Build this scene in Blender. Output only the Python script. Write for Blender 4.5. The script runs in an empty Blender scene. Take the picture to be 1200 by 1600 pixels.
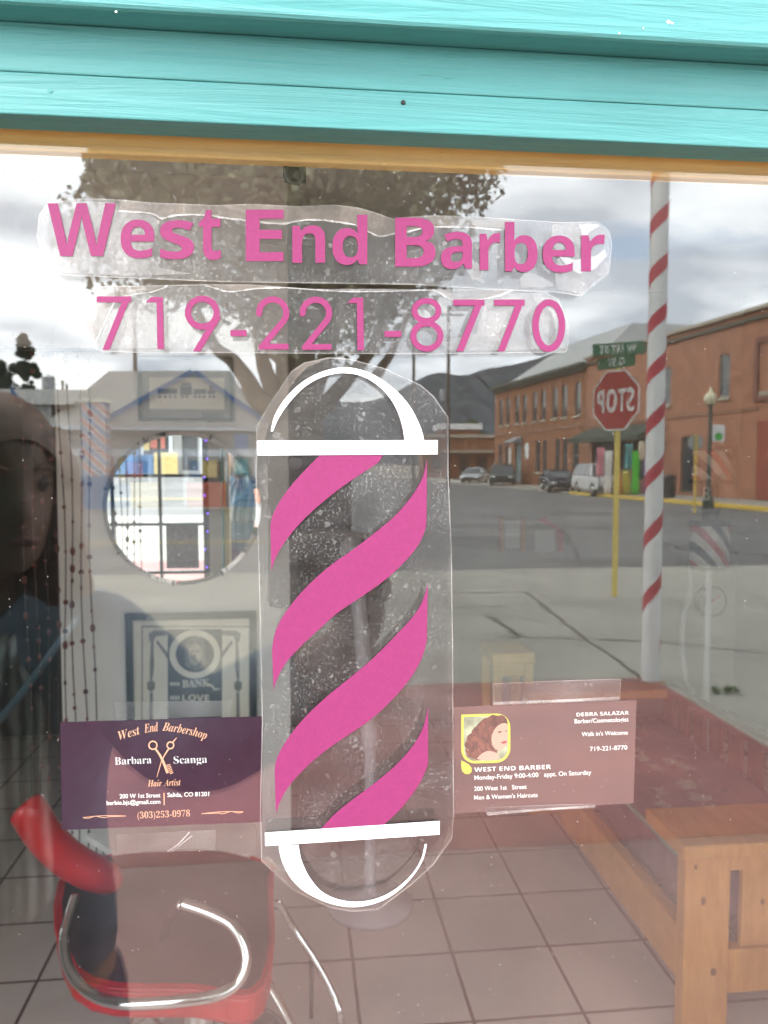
import bpy, bmesh, math, random
import numpy as np
from mathutils import Vector, Matrix

random.seed(7)
rng = np.random.default_rng(7)
S = bpy.context.scene
COL = S.collection
PI = math.pi
R = math.radians

# ------------------------------------------------------------------ camera
ALPHA, PITCH, FPX = R(6.3), R(3.44), 1248.0
CAMP = Vector((0.0, -0.37, 1.65))
cam = bpy.data.cameras.new('camera')
cam.sensor_fit = 'VERTICAL'
cam.sensor_height = 5.449
cam.sensor_width = 5.449
cam.lens = 5.449 * FPX / 1600.0
cam.clip_start = 0.003
cam.clip_end = 9000
cam.dof.use_dof = True
cam.dof.focus_distance = 0.385
cam.dof.aperture_fstop = 3.0
camo = bpy.data.objects.new('camera', cam)
camo.location = CAMP
camo.rotation_euler = (PI / 2 - PITCH, 0, -ALPHA)
COL.objects.link(camo)
S.camera = camo

# ------------------------------------------------------------------ sky and sun
SUN_DIR = Vector((-0.62, -0.45, 0.86)).normalized()      # towards the sun, behind thin cloud
SUN_EL = math.asin(SUN_DIR.z)
SUN_AZ = math.atan2(SUN_DIR.x, SUN_DIR.y)
W = bpy.data.worlds.new('World')
S.world = W
W.use_nodes = True
nt = W.node_tree
nt.nodes.clear()
N = nt.nodes.new
L = nt.links.new
out = N('ShaderNodeOutputWorld')
skyt = N('ShaderNodeTexSky')
skyt.sky_type = 'NISHITA'
skyt.sun_disc = False
skyt.sun_elevation = SUN_EL
skyt.sun_rotation = SUN_AZ
bg1 = N('ShaderNodeBackground')
bg1.inputs[1].default_value = 0.12
L(skyt.outputs[0], bg1.inputs[0])
tc = N('ShaderNodeTexCoord')
sp = N('ShaderNodeSeparateXYZ')
L(tc.outputs['Generated'], sp.inputs[0])


def wmath(op, a, b=None, clamp=False):
    n = N('ShaderNodeMath')
    n.operation = op
    n.use_clamp = clamp
    for i, v in enumerate((a, b)):
        if v is None:
            continue
        if isinstance(v, (int, float)):
            n.inputs[i].default_value = v
        else:
            L(v, n.inputs[i])
    return n.outputs[0]


zz = wmath('ADD', wmath('MAXIMUM', sp.outputs[2], 0.0), 0.16)
cx = wmath('DIVIDE', sp.outputs[0], zz)
cy = wmath('DIVIDE', sp.outputs[1], zz)
cmb = N('ShaderNodeCombineXYZ')
L(cx, cmb.inputs[0])
L(cy, cmb.inputs[1])
n1 = N('ShaderNodeTexNoise')
n1.inputs['Scale'].default_value = 1.15
n1.inputs['Detail'].default_value = 8
n1.inputs['Roughness'].default_value = 0.58
n1.inputs['Distortion'].default_value = 0.35
mp = N('ShaderNodeMapping')
mp.inputs['Location'].default_value = (3.1, 1.7, 0)
L(cmb.outputs[0], mp.inputs[0])
L(mp.outputs[0], n1.inputs[0])
n2 = N('ShaderNodeTexNoise')
n2.inputs['Scale'].default_value = 1.5
n2.inputs['Detail'].default_value = 6
mp2 = N('ShaderNodeMapping')
mp2.inputs['Location'].default_value = (-2.2, 5.3, 2)
L(cmb.outputs[0], mp2.inputs[0])
L(mp2.outputs[0], n2.inputs[0])
cr = N('ShaderNodeValToRGB')                              # cloud shade: dark bases to bright tops
cr.color_ramp.elements[0].position = 0.36
cr.color_ramp.elements[0].color = (0.40, 0.43, 0.49, 1)
cr.color_ramp.elements[1].position = 0.66
cr.color_ramp.elements[1].color = (0.94, 0.945, 0.95, 1)
e = cr.color_ramp.elements.new(0.5)
e.color = (0.72, 0.74, 0.79, 1)
# brighter towards the left of the street, where the sun stands behind the cloud
side = wmath('MULTIPLY', sp.outputs[0], -0.16)
L(wmath('ADD', n2.outputs[0], side), cr.inputs[0])
bg2 = N('ShaderNodeBackground')
bg2.inputs[1].default_value = 1.12
L(cr.outputs[0], bg2.inputs[0])
mk = N('ShaderNodeMapRange')
mk.inputs[1].default_value = 0.24
mk.inputs[2].default_value = 0.42
L(n1.outputs[0], mk.inputs[0])
ms = N('ShaderNodeMixShader')
L(mk.outputs[0], ms.inputs[0])
L(bg1.outputs[0], ms.inputs[1])
L(bg2.outputs[0], ms.inputs[2])
L(ms.outputs[0], out.inputs[0])

sun = bpy.data.lights.new('sun', 'SUN')
sun.energy = 0.5
sun.angle = R(30)
sun.color = (1.0, 0.95, 0.88)
suno = bpy.data.objects.new('sun', sun)
suno.rotation_euler = SUN_DIR.to_track_quat('Z', 'Y').to_euler()
suno.location = (0, -5, 30)
COL.objects.link(suno)

S.view_settings.view_transform = 'Standard'
S.view_settings.look = 'None'
S.view_settings.gamma = 1
S.view_settings.exposure = 2.92
S.render.engine = 'CYCLES'
S.cycles.use_denoising = True
try:
    S.cycles.denoiser = 'OPENIMAGEDENOISE'
    S.cycles.denoising_input_passes = 'RGB_ALBEDO_NORMAL'
except Exception:
    pass
S.cycles.max_bounces = 10
S.cycles.diffuse_bounces = 5
S.cycles.glossy_bounces = 6
S.cycles.transparent_max_bounces = 24
S.cycles.caustics_reflective = False
S.cycles.caustics_refractive = False
S.cycles.sample_clamp_indirect = 6.0

# ------------------------------------------------------------------ measuring the place
FW = Vector((math.sin(ALPHA) * math.cos(PITCH), math.cos(ALPHA) * math.cos(PITCH), -math.sin(PITCH)))
RT = Vector((math.cos(ALPHA), -math.sin(ALPHA), 0))
UP = RT.cross(FW)


def ray(px, py):
    return FW + RT * ((px - 600) / FPX) - UP * ((py - 800) / FPX)


def G(px, py, y=0.0):
    """where a measured direction meets the vertical plane at distance y"""
    d = ray(px, py)
    return CAMP + d * ((y - CAMP.y) / d.y)


def V(px, py, D):
    return CAMP + ray(px, py) * D


def VR(px, py, D):
    p = V(px, py, D)
    return Vector((p.x, -p.y, p.z))


def GR(px, py, z=0.0):
    """a spot on the ground of the street (seen mirrored in the pane)"""
    d = ray(px, py)
    p = CAMP + d * ((z - CAMP.z) / d.z)
    return Vector((p.x, -p.y, z))


# ------------------------------------------------------------------ materials
MATS = {}


def mat(name, col, rough=0.6, metal=0.0, var=0.12, scale=6.0, bump=0.0, bscale=60.0, spec=0.5, coat=0.0):
    if name in MATS:
        return MATS[name]
    m = bpy.data.materials.new(name)
    m.use_nodes = True
    t = m.node_tree
    b = t.nodes['Principled BSDF']
    b.inputs['Roughness'].default_value = rough
    b.inputs['Metallic'].default_value = metal
    b.inputs['Specular IOR Level'].default_value = spec
    b.inputs['Coat Weight'].default_value = coat
    c = t.nodes.new('ShaderNodeTexCoord')
    n = t.nodes.new('ShaderNodeTexNoise')
    n.inputs['Scale'].default_value = scale
    n.inputs['Detail'].default_value = 6
    t.links.new(c.outputs['Object'], n.inputs[0])
    r = t.nodes.new('ShaderNodeValToRGB')
    lo = [max(0, x * (1 - var)) for x in col]
    hi = [min(1, x * (1 + var)) for x in col]
    r.color_ramp.elements[0].color = (*lo, 1)
    r.color_ramp.elements[0].position = 0.3
    r.color_ramp.elements[1].color = (*hi, 1)
    r.color_ramp.elements[1].position = 0.7
    t.links.new(n.outputs[0], r.inputs[0])
    t.links.new(r.outputs[0], b.inputs['Base Color'])
    if bump:
        n3 = t.nodes.new('ShaderNodeTexNoise')
        n3.inputs['Scale'].default_value = bscale
        n3.inputs['Detail'].default_value = 4
        t.links.new(c.outputs['Object'], n3.inputs[0])
        bp = t.nodes.new('ShaderNodeBump')
        bp.inputs['Strength'].default_value = bump
        bp.inputs['Distance'].default_value = 0.01
        t.links.new(n3.outputs[0], bp.inputs['Height'])
        t.links.new(bp.outputs[0], b.inputs['Normal'])
    MATS[name] = m
    return m


def grainmat(name, c1, c2, stretch, scale, rough=0.5, bump=0.15, knots=False):
    """painted or bare wood: grain drawn out along one axis"""
    if name in MATS:
        return MATS[name]
    m = bpy.data.materials.new(name)
    m.use_nodes = True
    t = m.node_tree
    b = t.nodes['Principled BSDF']
    b.inputs['Roughness'].default_value = rough
    c = t.nodes.new('ShaderNodeTexCoord')
    mpn = t.nodes.new('ShaderNodeMapping')
    mpn.inputs['Scale'].default_value = stretch
    t.links.new(c.outputs['Object'], mpn.inputs[0])
    n = t.nodes.new('ShaderNodeTexNoise')
    n.inputs['Scale'].default_value = scale
    n.inputs['Detail'].default_value = 8
    n.inputs['Roughness'].default_value = 0.65
    n.inputs['Distortion'].default_value = 0.6
    t.links.new(mpn.outputs[0], n.inputs[0])
    r = t.nodes.new('ShaderNodeValToRGB')
    r.color_ramp.elements[0].color = (*c1, 1)
    r.color_ramp.elements[0].position = 0.3
    r.color_ramp.elements[1].color = (*c2, 1)
    r.color_ramp.elements[1].position = 0.7
    t.links.new(n.outputs[0], r.inputs[0])
    n4 = t.nodes.new('ShaderNodeTexNoise')
    n4.inputs['Scale'].default_value = 9
    n4.inputs['Detail'].default_value = 3
    t.links.new(c.outputs['Object'], n4.inputs[0])
    mx = t.nodes.new('ShaderNodeMix')
    mx.data_type = 'RGBA'
    mx.blend_type = 'MULTIPLY'
    mx.inputs[0].default_value = 0.35
    r4 = t.nodes.new('ShaderNodeValToRGB')
    r4.color_ramp.elements[0].color = (0.72, 0.76, 0.76, 1)
    r4.color_ramp.elements[1].color = (1, 1, 1, 1)
    r4.color_ramp.elements[0].position = 0.35
    r4.color_ramp.elements[1].position = 0.6
    t.links.new(n4.outputs[0], r4.inputs[0])
    t.links.new(r.outputs[0], mx.inputs[6])
    t.links.new(r4.outputs[0], mx.inputs[7])
    t.links.new(mx.outputs[2], b.inputs['Base Color'])
    bp = t.nodes.new('ShaderNodeBump')
    bp.inputs['Strength'].default_value = bump
    bp.inputs['Distance'].default_value = 0.004
    t.links.new(n.outputs[0], bp.inputs['Height'])
    t.links.new(bp.outputs[0], b.inputs['Normal'])
    MATS[name] = m
    return m


def brickmat(name, c1, c2, mortar, bw, bh, ms_, axes='xz', rough=0.8, offset=0.5, shift=(0, 0), squash=1.0, bump=0.3):
    if name in MATS:
        return MATS[name]
    m = bpy.data.materials.new(name)
    m.use_nodes = True
    t = m.node_tree
    b = t.nodes['Principled BSDF']
    b.inputs['Roughness'].default_value = rough
    c = t.nodes.new('ShaderNodeTexCoord')
    s = t.nodes.new('ShaderNodeSeparateXYZ')
    t.links.new(c.outputs['Object'], s.inputs[0])
    cb = t.nodes.new('ShaderNodeCombineXYZ')
    ax = {'x': 0, 'y': 1, 'z': 2}
    for i in (0, 1):
        ad = t.nodes.new('ShaderNodeMath')
        ad.operation = 'SUBTRACT'
        ad.inputs[1].default_value = shift[i]
        t.links.new(s.outputs[ax[axes[i]]], ad.inputs[0])
        t.links.new(ad.outputs[0], cb.inputs[i])
    k = t.nodes.new('ShaderNodeTexBrick')
    k.offset = offset
    k.inputs['Scale'].default_value = 1.0
    k.inputs['Brick Width'].default_value = bw
    k.inputs['Row Height'].default_value = bh
    k.inputs['Mortar Size'].default_value = ms_
    k.inputs['Color1'].default_value = (*c1, 1)
    k.inputs['Color2'].default_value = (*c2, 1)
    k.inputs['Mortar'].default_value = (*mortar, 1)
    t.links.new(cb.outputs[0], k.inputs['Vector'])
    n = t.nodes.new('ShaderNodeTexNoise')
    n.inputs['Scale'].default_value = 1.3
    n.inputs['Detail'].default_value = 7
    t.links.new(c.outputs['Object'], n.inputs[0])
    r = t.nodes.new('ShaderNodeValToRGB')
    r.color_ramp.elements[0].color = (0.62, 0.62, 0.62, 1)
    r.color_ramp.elements[0].position = 0.33
    r.color_ramp.elements[1].position = 0.62
    t.links.new(n.outputs[0], r.inputs[0])
    mx = t.nodes.new('ShaderNodeMix')
    mx.data_type = 'RGBA'
    mx.blend_type = 'MULTIPLY'
    mx.inputs[0].default_value = 0.7
    t.links.new(k.outputs[0], mx.inputs[6])
    t.links.new(r.outputs[0], mx.inputs[7])
    t.links.new(mx.outputs[2], b.inputs['Base Color'])
    bp = t.nodes.new('ShaderNodeBump')
    bp.inputs['Strength'].default_value = bump
    bp.inputs['Distance'].default_value = 0.005
    bp.invert = True
    t.links.new(k.outputs['Fac'], bp.inputs['Height'])
    t.links.new(bp.outputs[0], b.inputs['Normal'])
    MATS[name] = m
    return m


def glassmat(name, refl, dust=0.0, tint=(0.97, 0.985, 0.98)):
    """one face of the pane: mostly clear, part mirror, with a few specks of dust"""
    m = bpy.data.materials.new(name)
    m.use_nodes = True
    t = m.node_tree
    t.nodes.clear()
    o = t.nodes.new('ShaderNodeOutputMaterial')
    tr = t.nodes.new('ShaderNodeBsdfTransparent')
    tr.inputs[0].default_value = (*tint, 1)
    gl = t.nodes.new('ShaderNodeBsdfGlossy')
    gl.inputs['Roughness'].default_value = 0.0
    gl.inputs[0].default_value = (0.97, 0.99, 0.97, 1)
    mx = t.nodes.new('ShaderNodeMixShader')
    mx.inputs[0].default_value = refl
    t.links.new(tr.outputs[0], mx.inputs[1])
    t.links.new(gl.outputs[0], mx.inputs[2])
    last = mx
    if dust:
        c = t.nodes.new('ShaderNodeTexCoord')
        n = t.nodes.new('ShaderNodeTexVoronoi')
        n.inputs['Scale'].default_value = 420
        n.inputs['Randomness'].default_value = 1.0
        t.links.new(c.outputs['Object'], n.inputs['Vector'])
        lt = t.nodes.new('ShaderNodeMapRange')
        lt.inputs[1].default_value = 0.12
        lt.inputs[2].default_value = 0.06
        t.links.new(n.outputs['Distance'], lt.inputs[0])
        sc = t.nodes.new('ShaderNodeSeparateColor')
        t.links.new(n.outputs['Color'], sc.inputs[0])
        th = t.nodes.new('ShaderNodeMath')
        th.operation = 'GREATER_THAN'
        th.inputs[1].default_value = 0.86
        t.links.new(sc.outputs[0], th.inputs[0])
        mu = t.nodes.new('ShaderNodeMath')
        mu.operation = 'MULTIPLY'
        t.links.new(lt.outputs[0], mu.inputs[0])
        t.links.new(th.outputs[0], mu.inputs[1])
        # a veil of smears
        n2_ = t.nodes.new('ShaderNodeTexNoise')
        n2_.inputs['Scale'].default_value = 14
        n2_.inputs['Detail'].default_value = 6
        t.links.new(c.outputs['Object'], n2_.inputs[0])
        r2 = t.nodes.new('ShaderNodeMapRange')
        r2.inputs[1].default_value = 0.45
        r2.inputs[2].default_value = 0.8
        r2.inputs[3].default_value = 0.001
        r2.inputs[4].default_value = 0.012
        t.links.new(n2_.outputs[0], r2.inputs[0])
        m3 = t.nodes.new('ShaderNodeMath')
        m3.operation = 'MULTIPLY_ADD'
        m3.inputs[1].default_value = dust
        t.links.new(mu.outputs[0], m3.inputs[0])
        t.links.new(r2.outputs[0], m3.inputs[2])
        df = t.nodes.new('ShaderNodeBsdfDiffuse')
        df.inputs[0].default_value = (0.75, 0.74, 0.7, 1)
        mx2 = t.nodes.new('ShaderNodeMixShader')
        t.links.new(m3.outputs[0], mx2.inputs[0])
        t.links.new(mx.outputs[0], mx2.inputs[1])
        t.links.new(df.outputs[0], mx2.inputs[2])
        last = mx2
    t.links.new(last.outputs[0], o.inputs[0])
    return m


def filmmat(name, haze, gloss, col=(0.75, 0.75, 0.73), grain=0.0, rough=0.12, gscale=900, dark=1.0, wav=0.25):
    """clear plastic film: see-through, a little milky, with a grainy gloss"""
    m = bpy.data.materials.new(name)
    m.use_nodes = True
    t = m.node_tree
    t.nodes.clear()
    o = t.nodes.new('ShaderNodeOutputMaterial')
    c = t.nodes.new('ShaderNodeTexCoord')
    tr = t.nodes.new('ShaderNodeBsdfTransparent')
    tr.inputs[0].default_value = (dark, dark, dark, 1)
    gl = t.nodes.new('ShaderNodeBsdfGlossy')
    gl.inputs['Roughness'].default_value = rough
    df = t.nodes.new('ShaderNodeBsdfDiffuse')
    df.inputs[0].default_value = (*col, 1)
    nb = t.nodes.new('ShaderNodeTexNoise')
    nb.inputs['Scale'].default_value = 260
    nb.inputs['Detail'].default_value = 5
    t.links.new(c.outputs['Object'], nb.inputs[0])
    bp = t.nodes.new('ShaderNodeBump')
    bp.inputs['Strength'].default_value = wav
    bp.inputs['Distance'].default_value = 0.0006
    t.links.new(nb.outputs[0], bp.inputs['Height'])
    t.links.new(bp.outputs[0], gl.inputs['Normal'])
    m1 = t.nodes.new('ShaderNodeMixShader')
    m1.inputs[0].default_value = gloss
    t.links.new(tr.outputs[0], m1.inputs[1])
    t.links.new(gl.outputs[0], m1.inputs[2])
    n = t.nodes.new('ShaderNodeTexNoise')
    n.inputs['Scale'].default_value = gscale
    n.inputs['Detail'].default_value = 3
    t.links.new(c.outputs['Object'], n.inputs[0])
    big = t.nodes.new('ShaderNodeTexNoise')
    big.inputs['Scale'].default_value = 42
    big.inputs['Detail'].default_value = 5
    t.links.new(c.outputs['Object'], big.inputs[0])
    mr = t.nodes.new('ShaderNodeMapRange')
    mr.inputs[1].default_value = 0.52
    mr.inputs[2].default_value = 0.72
    mr.inputs[3].default_value = 0
    mr.inputs[4].default_value = grain
    t.links.new(n.outputs[0], mr.inputs[0])
    mb = t.nodes.new('ShaderNodeMapRange')
    mb.inputs[1].default_value = 0.4
    mb.inputs[2].default_value = 0.7
    mb.inputs[3].default_value = 0.35
    mb.inputs[4].default_value = 1.6
    t.links.new(big.outputs[0], mb.inputs[0])
    ad = t.nodes.new('ShaderNodeMath')
    ad.operation = 'ADD'
    ad.inputs[1].default_value = haze
    t.links.new(mr.outputs[0], ad.inputs[0])
    mu = t.nodes.new('ShaderNodeMath')
    mu.operation = 'MULTIPLY'
    mu.use_clamp = True
    t.links.new(ad.outputs[0], mu.inputs[0])
    t.links.new(mb.outputs[0], mu.inputs[1])
    m2 = t.nodes.new('ShaderNodeMixShader')
    t.links.new(mu.outputs[0], m2.inputs[0])
    t.links.new(m1.outputs[0], m2.inputs[1])
    t.links.new(df.outputs[0], m2.inputs[2])
    t.links.new(m2.outputs[0], o.inputs[0])
    return m


def emit(name, col, st):
    m = bpy.data.materials.new(name)
    m.use_nodes = True
    b = m.node_tree.nodes['Principled BSDF']
    b.inputs['Base Color'].default_value = (*col, 1)
    b.inputs['Emission Color'].default_value = (*col, 1)
    b.inputs['Emission Strength'].default_value = st
    return m


# ------------------------------------------------------------------ mesh building
class MB:
    def __init__(self):
        self.v, self.f = [], []

    def add(self, vs, fs):
        o = len(self.v)
        self.v += [tuple(p) for p in vs]
        self.f += [tuple(i + o for i in q) for q in fs]
        return self

    def box(self, a, b):
        x0, y0, z0 = (min(a[i], b[i]) for i in range(3))
        x1, y1, z1 = (max(a[i], b[i]) for i in range(3))
        return self.add([(x0, y0, z0), (x1, y0, z0), (x1, y1, z0), (x0, y1, z0), (x0, y0, z1), (x1, y0, z1), (x1, y1, z1), (x0, y1, z1)],
                        [(3, 2, 1, 0), (4, 5, 6, 7), (0, 1, 5, 4), (1, 2, 6, 5), (2, 3, 7, 6), (3, 0, 4, 7)])

    def tube(self, pts, rad, n=10, caps=True):
        pts = [Vector(p) for p in pts]
        rads = rad if isinstance(rad, (list, tuple)) else [rad] * len(pts)
        o = len(self.v)
        prev = None
        for i, p in enumerate(pts):
            d = (pts[min(i + 1, len(pts) - 1)] - pts[max(i - 1, 0)])
            if d.length < 1e-9:
                d = Vector((0, 0, 1))
            d.normalize()
            if prev is None:
                a = Vector((1, 0, 0)) if abs(d.x) < 0.9 else Vector((0, 1, 0))
                u = d.cross(a).normalized()
            else:
                u = (prev - d * prev.dot(d)).normalized()
            w = d.cross(u)
            prev = u
            for k in range(n):
                t = 2 * PI * k / n
                self.v.append(tuple(p + (u * math.cos(t) + w * math.sin(t)) * rads[i]))
        for i in range(len(pts) - 1):
            for k in range(n):
                self.f.append((o + i * n + k, o + i * n + (k + 1) % n, o + (i + 1) * n + (k + 1) % n, o + (i + 1) * n + k))
        if caps:
            self.f.append(tuple(o + k for k in range(n))[::-1])
            e_ = o + (len(pts) - 1) * n
            self.f.append(tuple(e_ + k for k in range(n)))
        return self

    def lathe(self, c, prof, n=24, axis='z'):
        o = len(self.v)
        for r_, h in prof:
            for k in range(n):
                t = 2 * PI * k / n
                a, b = r_ * math.cos(t), r_ * math.sin(t)
                if axis == 'z':
                    self.v.append((c[0] + a, c[1] + b, c[2] + h))
                elif axis == 'y':
                    self.v.append((c[0] + a, c[1] + h, c[2] + b))
                else:
                    self.v.append((c[0] + h, c[1] + a, c[2] + b))
        for i in range(len(prof) - 1):
            for k in range(n):
                self.f.append((o + i * n + k, o + i * n + (k + 1) % n, o + (i + 1) * n + (k + 1) % n, o + (i + 1) * n + k))
        self.f.append(tuple(o + k for k in range(n))[::-1])
        e_ = o + (len(prof) - 1) * n
        self.f.append(tuple(e_ + k for k in range(n)))
        return self

    def prism(self, pts, vec):
        """closed outline swept along a vector"""
        n = len(pts)
        vec = Vector(vec)
        return self.add([Vector(p) for p in pts] + [Vector(p) + vec for p in pts],
                        [tuple(range(n))[::-1], tuple(range(n, 2 * n))] + [(i, (i + 1) % n, n + (i + 1) % n, n + i) for i in range(n)])

    def poly(self, pts):
        return self.add(pts, [tuple(range(len(pts)))])

    def sphere(self, c, r, n=12, sc=(1, 1, 1)):
        prof = []
        m_ = n
        o = len(self.v)
        for i in range(m_ + 1):
            ph = PI * i / m_
            for k in range(n * 2):
                t = PI * k / n
                self.v.append((c[0] + r * sc[0] * math.sin(ph) * math.cos(t), c[1] + r * sc[1] * math.sin(ph) * math.sin(t), c[2] + r * sc[2] * math.cos(ph)))
        q = n * 2
        for i in range(m_):
            for k in range(q):
                self.f.append((o + i * q + k, o + (i + 1) * q + k, o + (i + 1) * q + (k + 1) % q, o + i * q + (k + 1) % q))
        return self


def world_origin(o):
    p = Vector((0, 0, 0))
    while o is not None:
        p = p + o.location
        o = o.parent
    return p


def obj(name, mb, m, parent=None, smooth=False, bevel=0.0, origin=None, fix=True):
    """one mesh object; mb in world coordinates"""
    base = world_origin(parent) if parent else Vector((0, 0, 0))
    if origin is not None:
        og = Vector(origin)
    else:
        og = base
    me = bpy.data.meshes.new(name)
    me.from_pydata([(v[0] - og.x, v[1] - og.y, v[2] - og.z) for v in mb.v], [], mb.f)
    if fix:
        b = bmesh.new()
        b.from_mesh(me)
        bmesh.ops.remove_doubles(b, verts=b.verts, dist=1e-6)
        bmesh.ops.recalc_face_normals(b, faces=b.faces)
        b.to_mesh(me)
        b.free()
    for mm in (m if isinstance(m, (list, tuple)) else [m]):
        me.materials.append(mm)
    if smooth:
        for p in me.polygons:
            p.use_smooth = True
    o = bpy.data.objects.new(name, me)
    COL.objects.link(o)
    if parent:
        o.parent = parent
        o.location = og - base
    else:
        o.location = og
    if bevel:
        bv = o.modifiers.new('bevel', 'BEVEL')
        bv.width = bevel
        bv.segments = 2
        bv.limit_method = 'ANGLE'
    return o


def parts(name, mb, m, parent=None, **kw):
    """every separate piece of the mesh becomes a part of its own"""
    n_ = len(mb.v)
    up = list(range(n_))

    def find(i):
        while up[i] != i:
            up[i] = up[up[i]]
            i = up[i]
        return i
    for f in mb.f:
        a = find(f[0])
        for i in f[1:]:
            up[find(i)] = a
    groups = {}
    for f in mb.f:
        groups.setdefault(find(f[0]), []).append(f)
    res = []
    for fs in groups.values():
        ids = sorted({i for f in fs for i in f})
        ren = {i: k for k, i in enumerate(ids)}
        q = MB()
        q.v = [mb.v[i] for i in ids]
        q.f = [tuple(ren[i] for i in f) for f in fs]
        res.append(obj(name, q, m, parent, **kw))
    return res


def tag(o, label=None, cat=None, group=None, kind=None):
    if label:
        o['label'] = label
    if cat:
        o['category'] = cat
    if group:
        o['group'] = group
    if kind:
        o['kind'] = kind
    return o


def thing(name, label, cat, loc=(0, 0, 0), group=None):
    o = bpy.data.objects.new(name, None)
    o.empty_display_size = 0.1
    o.location = loc
    COL.objects.link(o)
    return tag(o, label, cat, group)


def copy_tree(o, parent=None):
    c = o.copy()
    COL.objects.link(c)
    c.parent = parent
    for ch in list(o.children):
        copy_tree(ch, c)
    return c


def spline(pts, n=6, closed=False):
    """Catmull-Rom through the points"""
    P = [Vector(p) for p in pts]
    out_ = []
    m_ = len(P)
    rngi = range(m_ if closed else m_ - 1)
    for i in rngi:
        p0 = P[(i - 1) % m_] if closed or i > 0 else P[0]
        p1, p2 = P[i], P[(i + 1) % m_]
        p3 = P[(i + 2) % m_] if closed or i + 2 < m_ else P[-1]
        for k in range(n):
            t = k / n
            out_.append(0.5 * ((2 * p1) + (p2 - p0) * t + (2 * p0 - 5 * p1 + 4 * p2 - p3) * t * t + (3 * p1 - p0 - 3 * p2 + p3) * t ** 3))
    if not closed:
        out_.append(P[-1])
    return out_


def onpane(pts, y):
    return [G(p[0], p[1], y) for p in pts]


def sdf_mesh(fn, x0, y0, x1, y1, st, y):
    """flat shape on the pane from a distance function (negative inside), by marching squares"""
    xs = np.arange(x0, x1 + st, st)
    ys = np.arange(y0, y1 + st, st)
    X, Y = np.meshgrid(xs, ys)
    F = fn(X, Y)
    mb = MB()
    ins = F < 0
    anyc = ins[:-1, :-1] | ins[1:, :-1] | ins[:-1, 1:] | ins[1:, 1:]
    allc = ins[:-1, :-1] & ins[1:, :-1] & ins[:-1, 1:] & ins[1:, 1:]
    for j in range(anyc.shape[0]):
        row = np.nonzero(anyc[j])[0]
        run = None
        for i in row:
            if allc[j, i]:
                if run is not None and run[1] == i:
                    run[1] = i + 1
                else:
                    if run is not None:
                        q = [(xs[run[0]], ys[j]), (xs[run[1]], ys[j]), (xs[run[1]], ys[j + 1]), (xs[run[0]], ys[j + 1])]
                        mb.poly(onpane(q, y))
                    run = [i, i + 1]
                continue
            c = [(i, j), (i + 1, j), (i + 1, j + 1), (i, j + 1)]
            q = []
            for a in range(4):
                p, p2 = c[a], c[(a + 1) % 4]
                fa, fb = F[p[1], p[0]], F[p2[1], p2[0]]
                if fa < 0:
                    q.append((xs[p[0]], ys[p[1]]))
                if (fa < 0) != (fb < 0):
                    t = fa / (fa - fb)
                    q.append((xs[p[0]] + (xs[p2[0]] - xs[p[0]]) * t, ys[p[1]] + (ys[p2[1]] - ys[p[1]]) * t))
            if len(q) > 2:
                mb.poly(onpane(q, y))
        if run is not None:
            q = [(xs[run[0]], ys[j]), (xs[run[1]], ys[j]), (xs[run[1]], ys[j + 1]), (xs[run[0]], ys[j + 1])]
            mb.poly(onpane(q, y))
    return mb


def styled(t, up, lo, dg=None):
    r_ = ''
    for c in t:
        if 'A' <= c <= 'Z':
            r_ += chr(up + ord(c) - 65)
        elif 'a' <= c <= 'z':
            r_ += chr(lo + ord(c) - 97)
        elif c.isdigit() and dg:
            r_ += chr(dg + ord(c) - 48)
        else:
            r_ += c
    return r_


def bold(t):
    return styled(t, 0x1D5D4, 0x1D5EE, 0x1D7EC)


def serif(t):
    return styled(t, 0x1D400, 0x1D41A, 0x1D7CE)


def script(t):
    return styled(t, 0x1D468, 0x1D482)


def text_mesh(body, offset=0.0):
    c = bpy.data.curves.new('lettering', 'FONT')
    c.body = body
    c.offset = offset
    c.resolution_u = 6
    o = bpy.data.objects.new('lettering', c)
    COL.objects.link(o)
    dg = bpy.context.evaluated_depsgraph_get()
    dg.update()
    me = bpy.data.meshes.new_from_object(o.evaluated_get(dg))
    v = np.array([p.co[:2] for p in me.vertices]) if len(me.vertices) else np.zeros((0, 2))
    f = [tuple(p.vertices) for p in me.polygons]
    bpy.data.objects.remove(o)
    bpy.data.meshes.remove(me)
    bpy.data.curves.remove(c)
    return v, f


CAPH = {}


def cap_height(style):
    if style not in CAPH:
        v, f = text_mesh(style('E') if style else 'E')
        CAPH[style] = v[:, 1].max()
    return CAPH[style]


def textline(mb, body, p0, p1, h, place, style=None, offset=0.0, arch=0.0):
    """lettering from p0 to p1 (base line, measured), caps h high; place maps (x, y) to the world"""
    v, f = text_mesh(style(body) if style else body, offset)
    ch = cap_height(style)
    x0, x1 = v[:, 0].min(), v[:, 0].max()
    d = Vector((p1[0] - p0[0], p1[1] - p0[1]))
    n = Vector((d.y, -d.x)).normalized()
    vs = []
    for a, b in v:
        t = (a - x0) / (x1 - x0)
        up = b / ch * h + arch * 4 * t * (1 - t)
        vs.append(place(p0[0] + d.x * t + n.x * up, p0[1] + d.y * t + n.y * up))
    mb.add(vs, f)


def glyph_box(mb, body, x0, y0, x1, y1, place, style=None):
    v, f = text_mesh(style(body) if style else body)
    a, b = v.min(0), v.max(0)
    mb.add([place(x0 + (p[0] - a[0]) / (b[0] - a[0]) * (x1 - x0), y1 + (p[1] - a[1]) / (b[1] - a[1]) * (y0 - y1)) for p in v], f)


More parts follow.
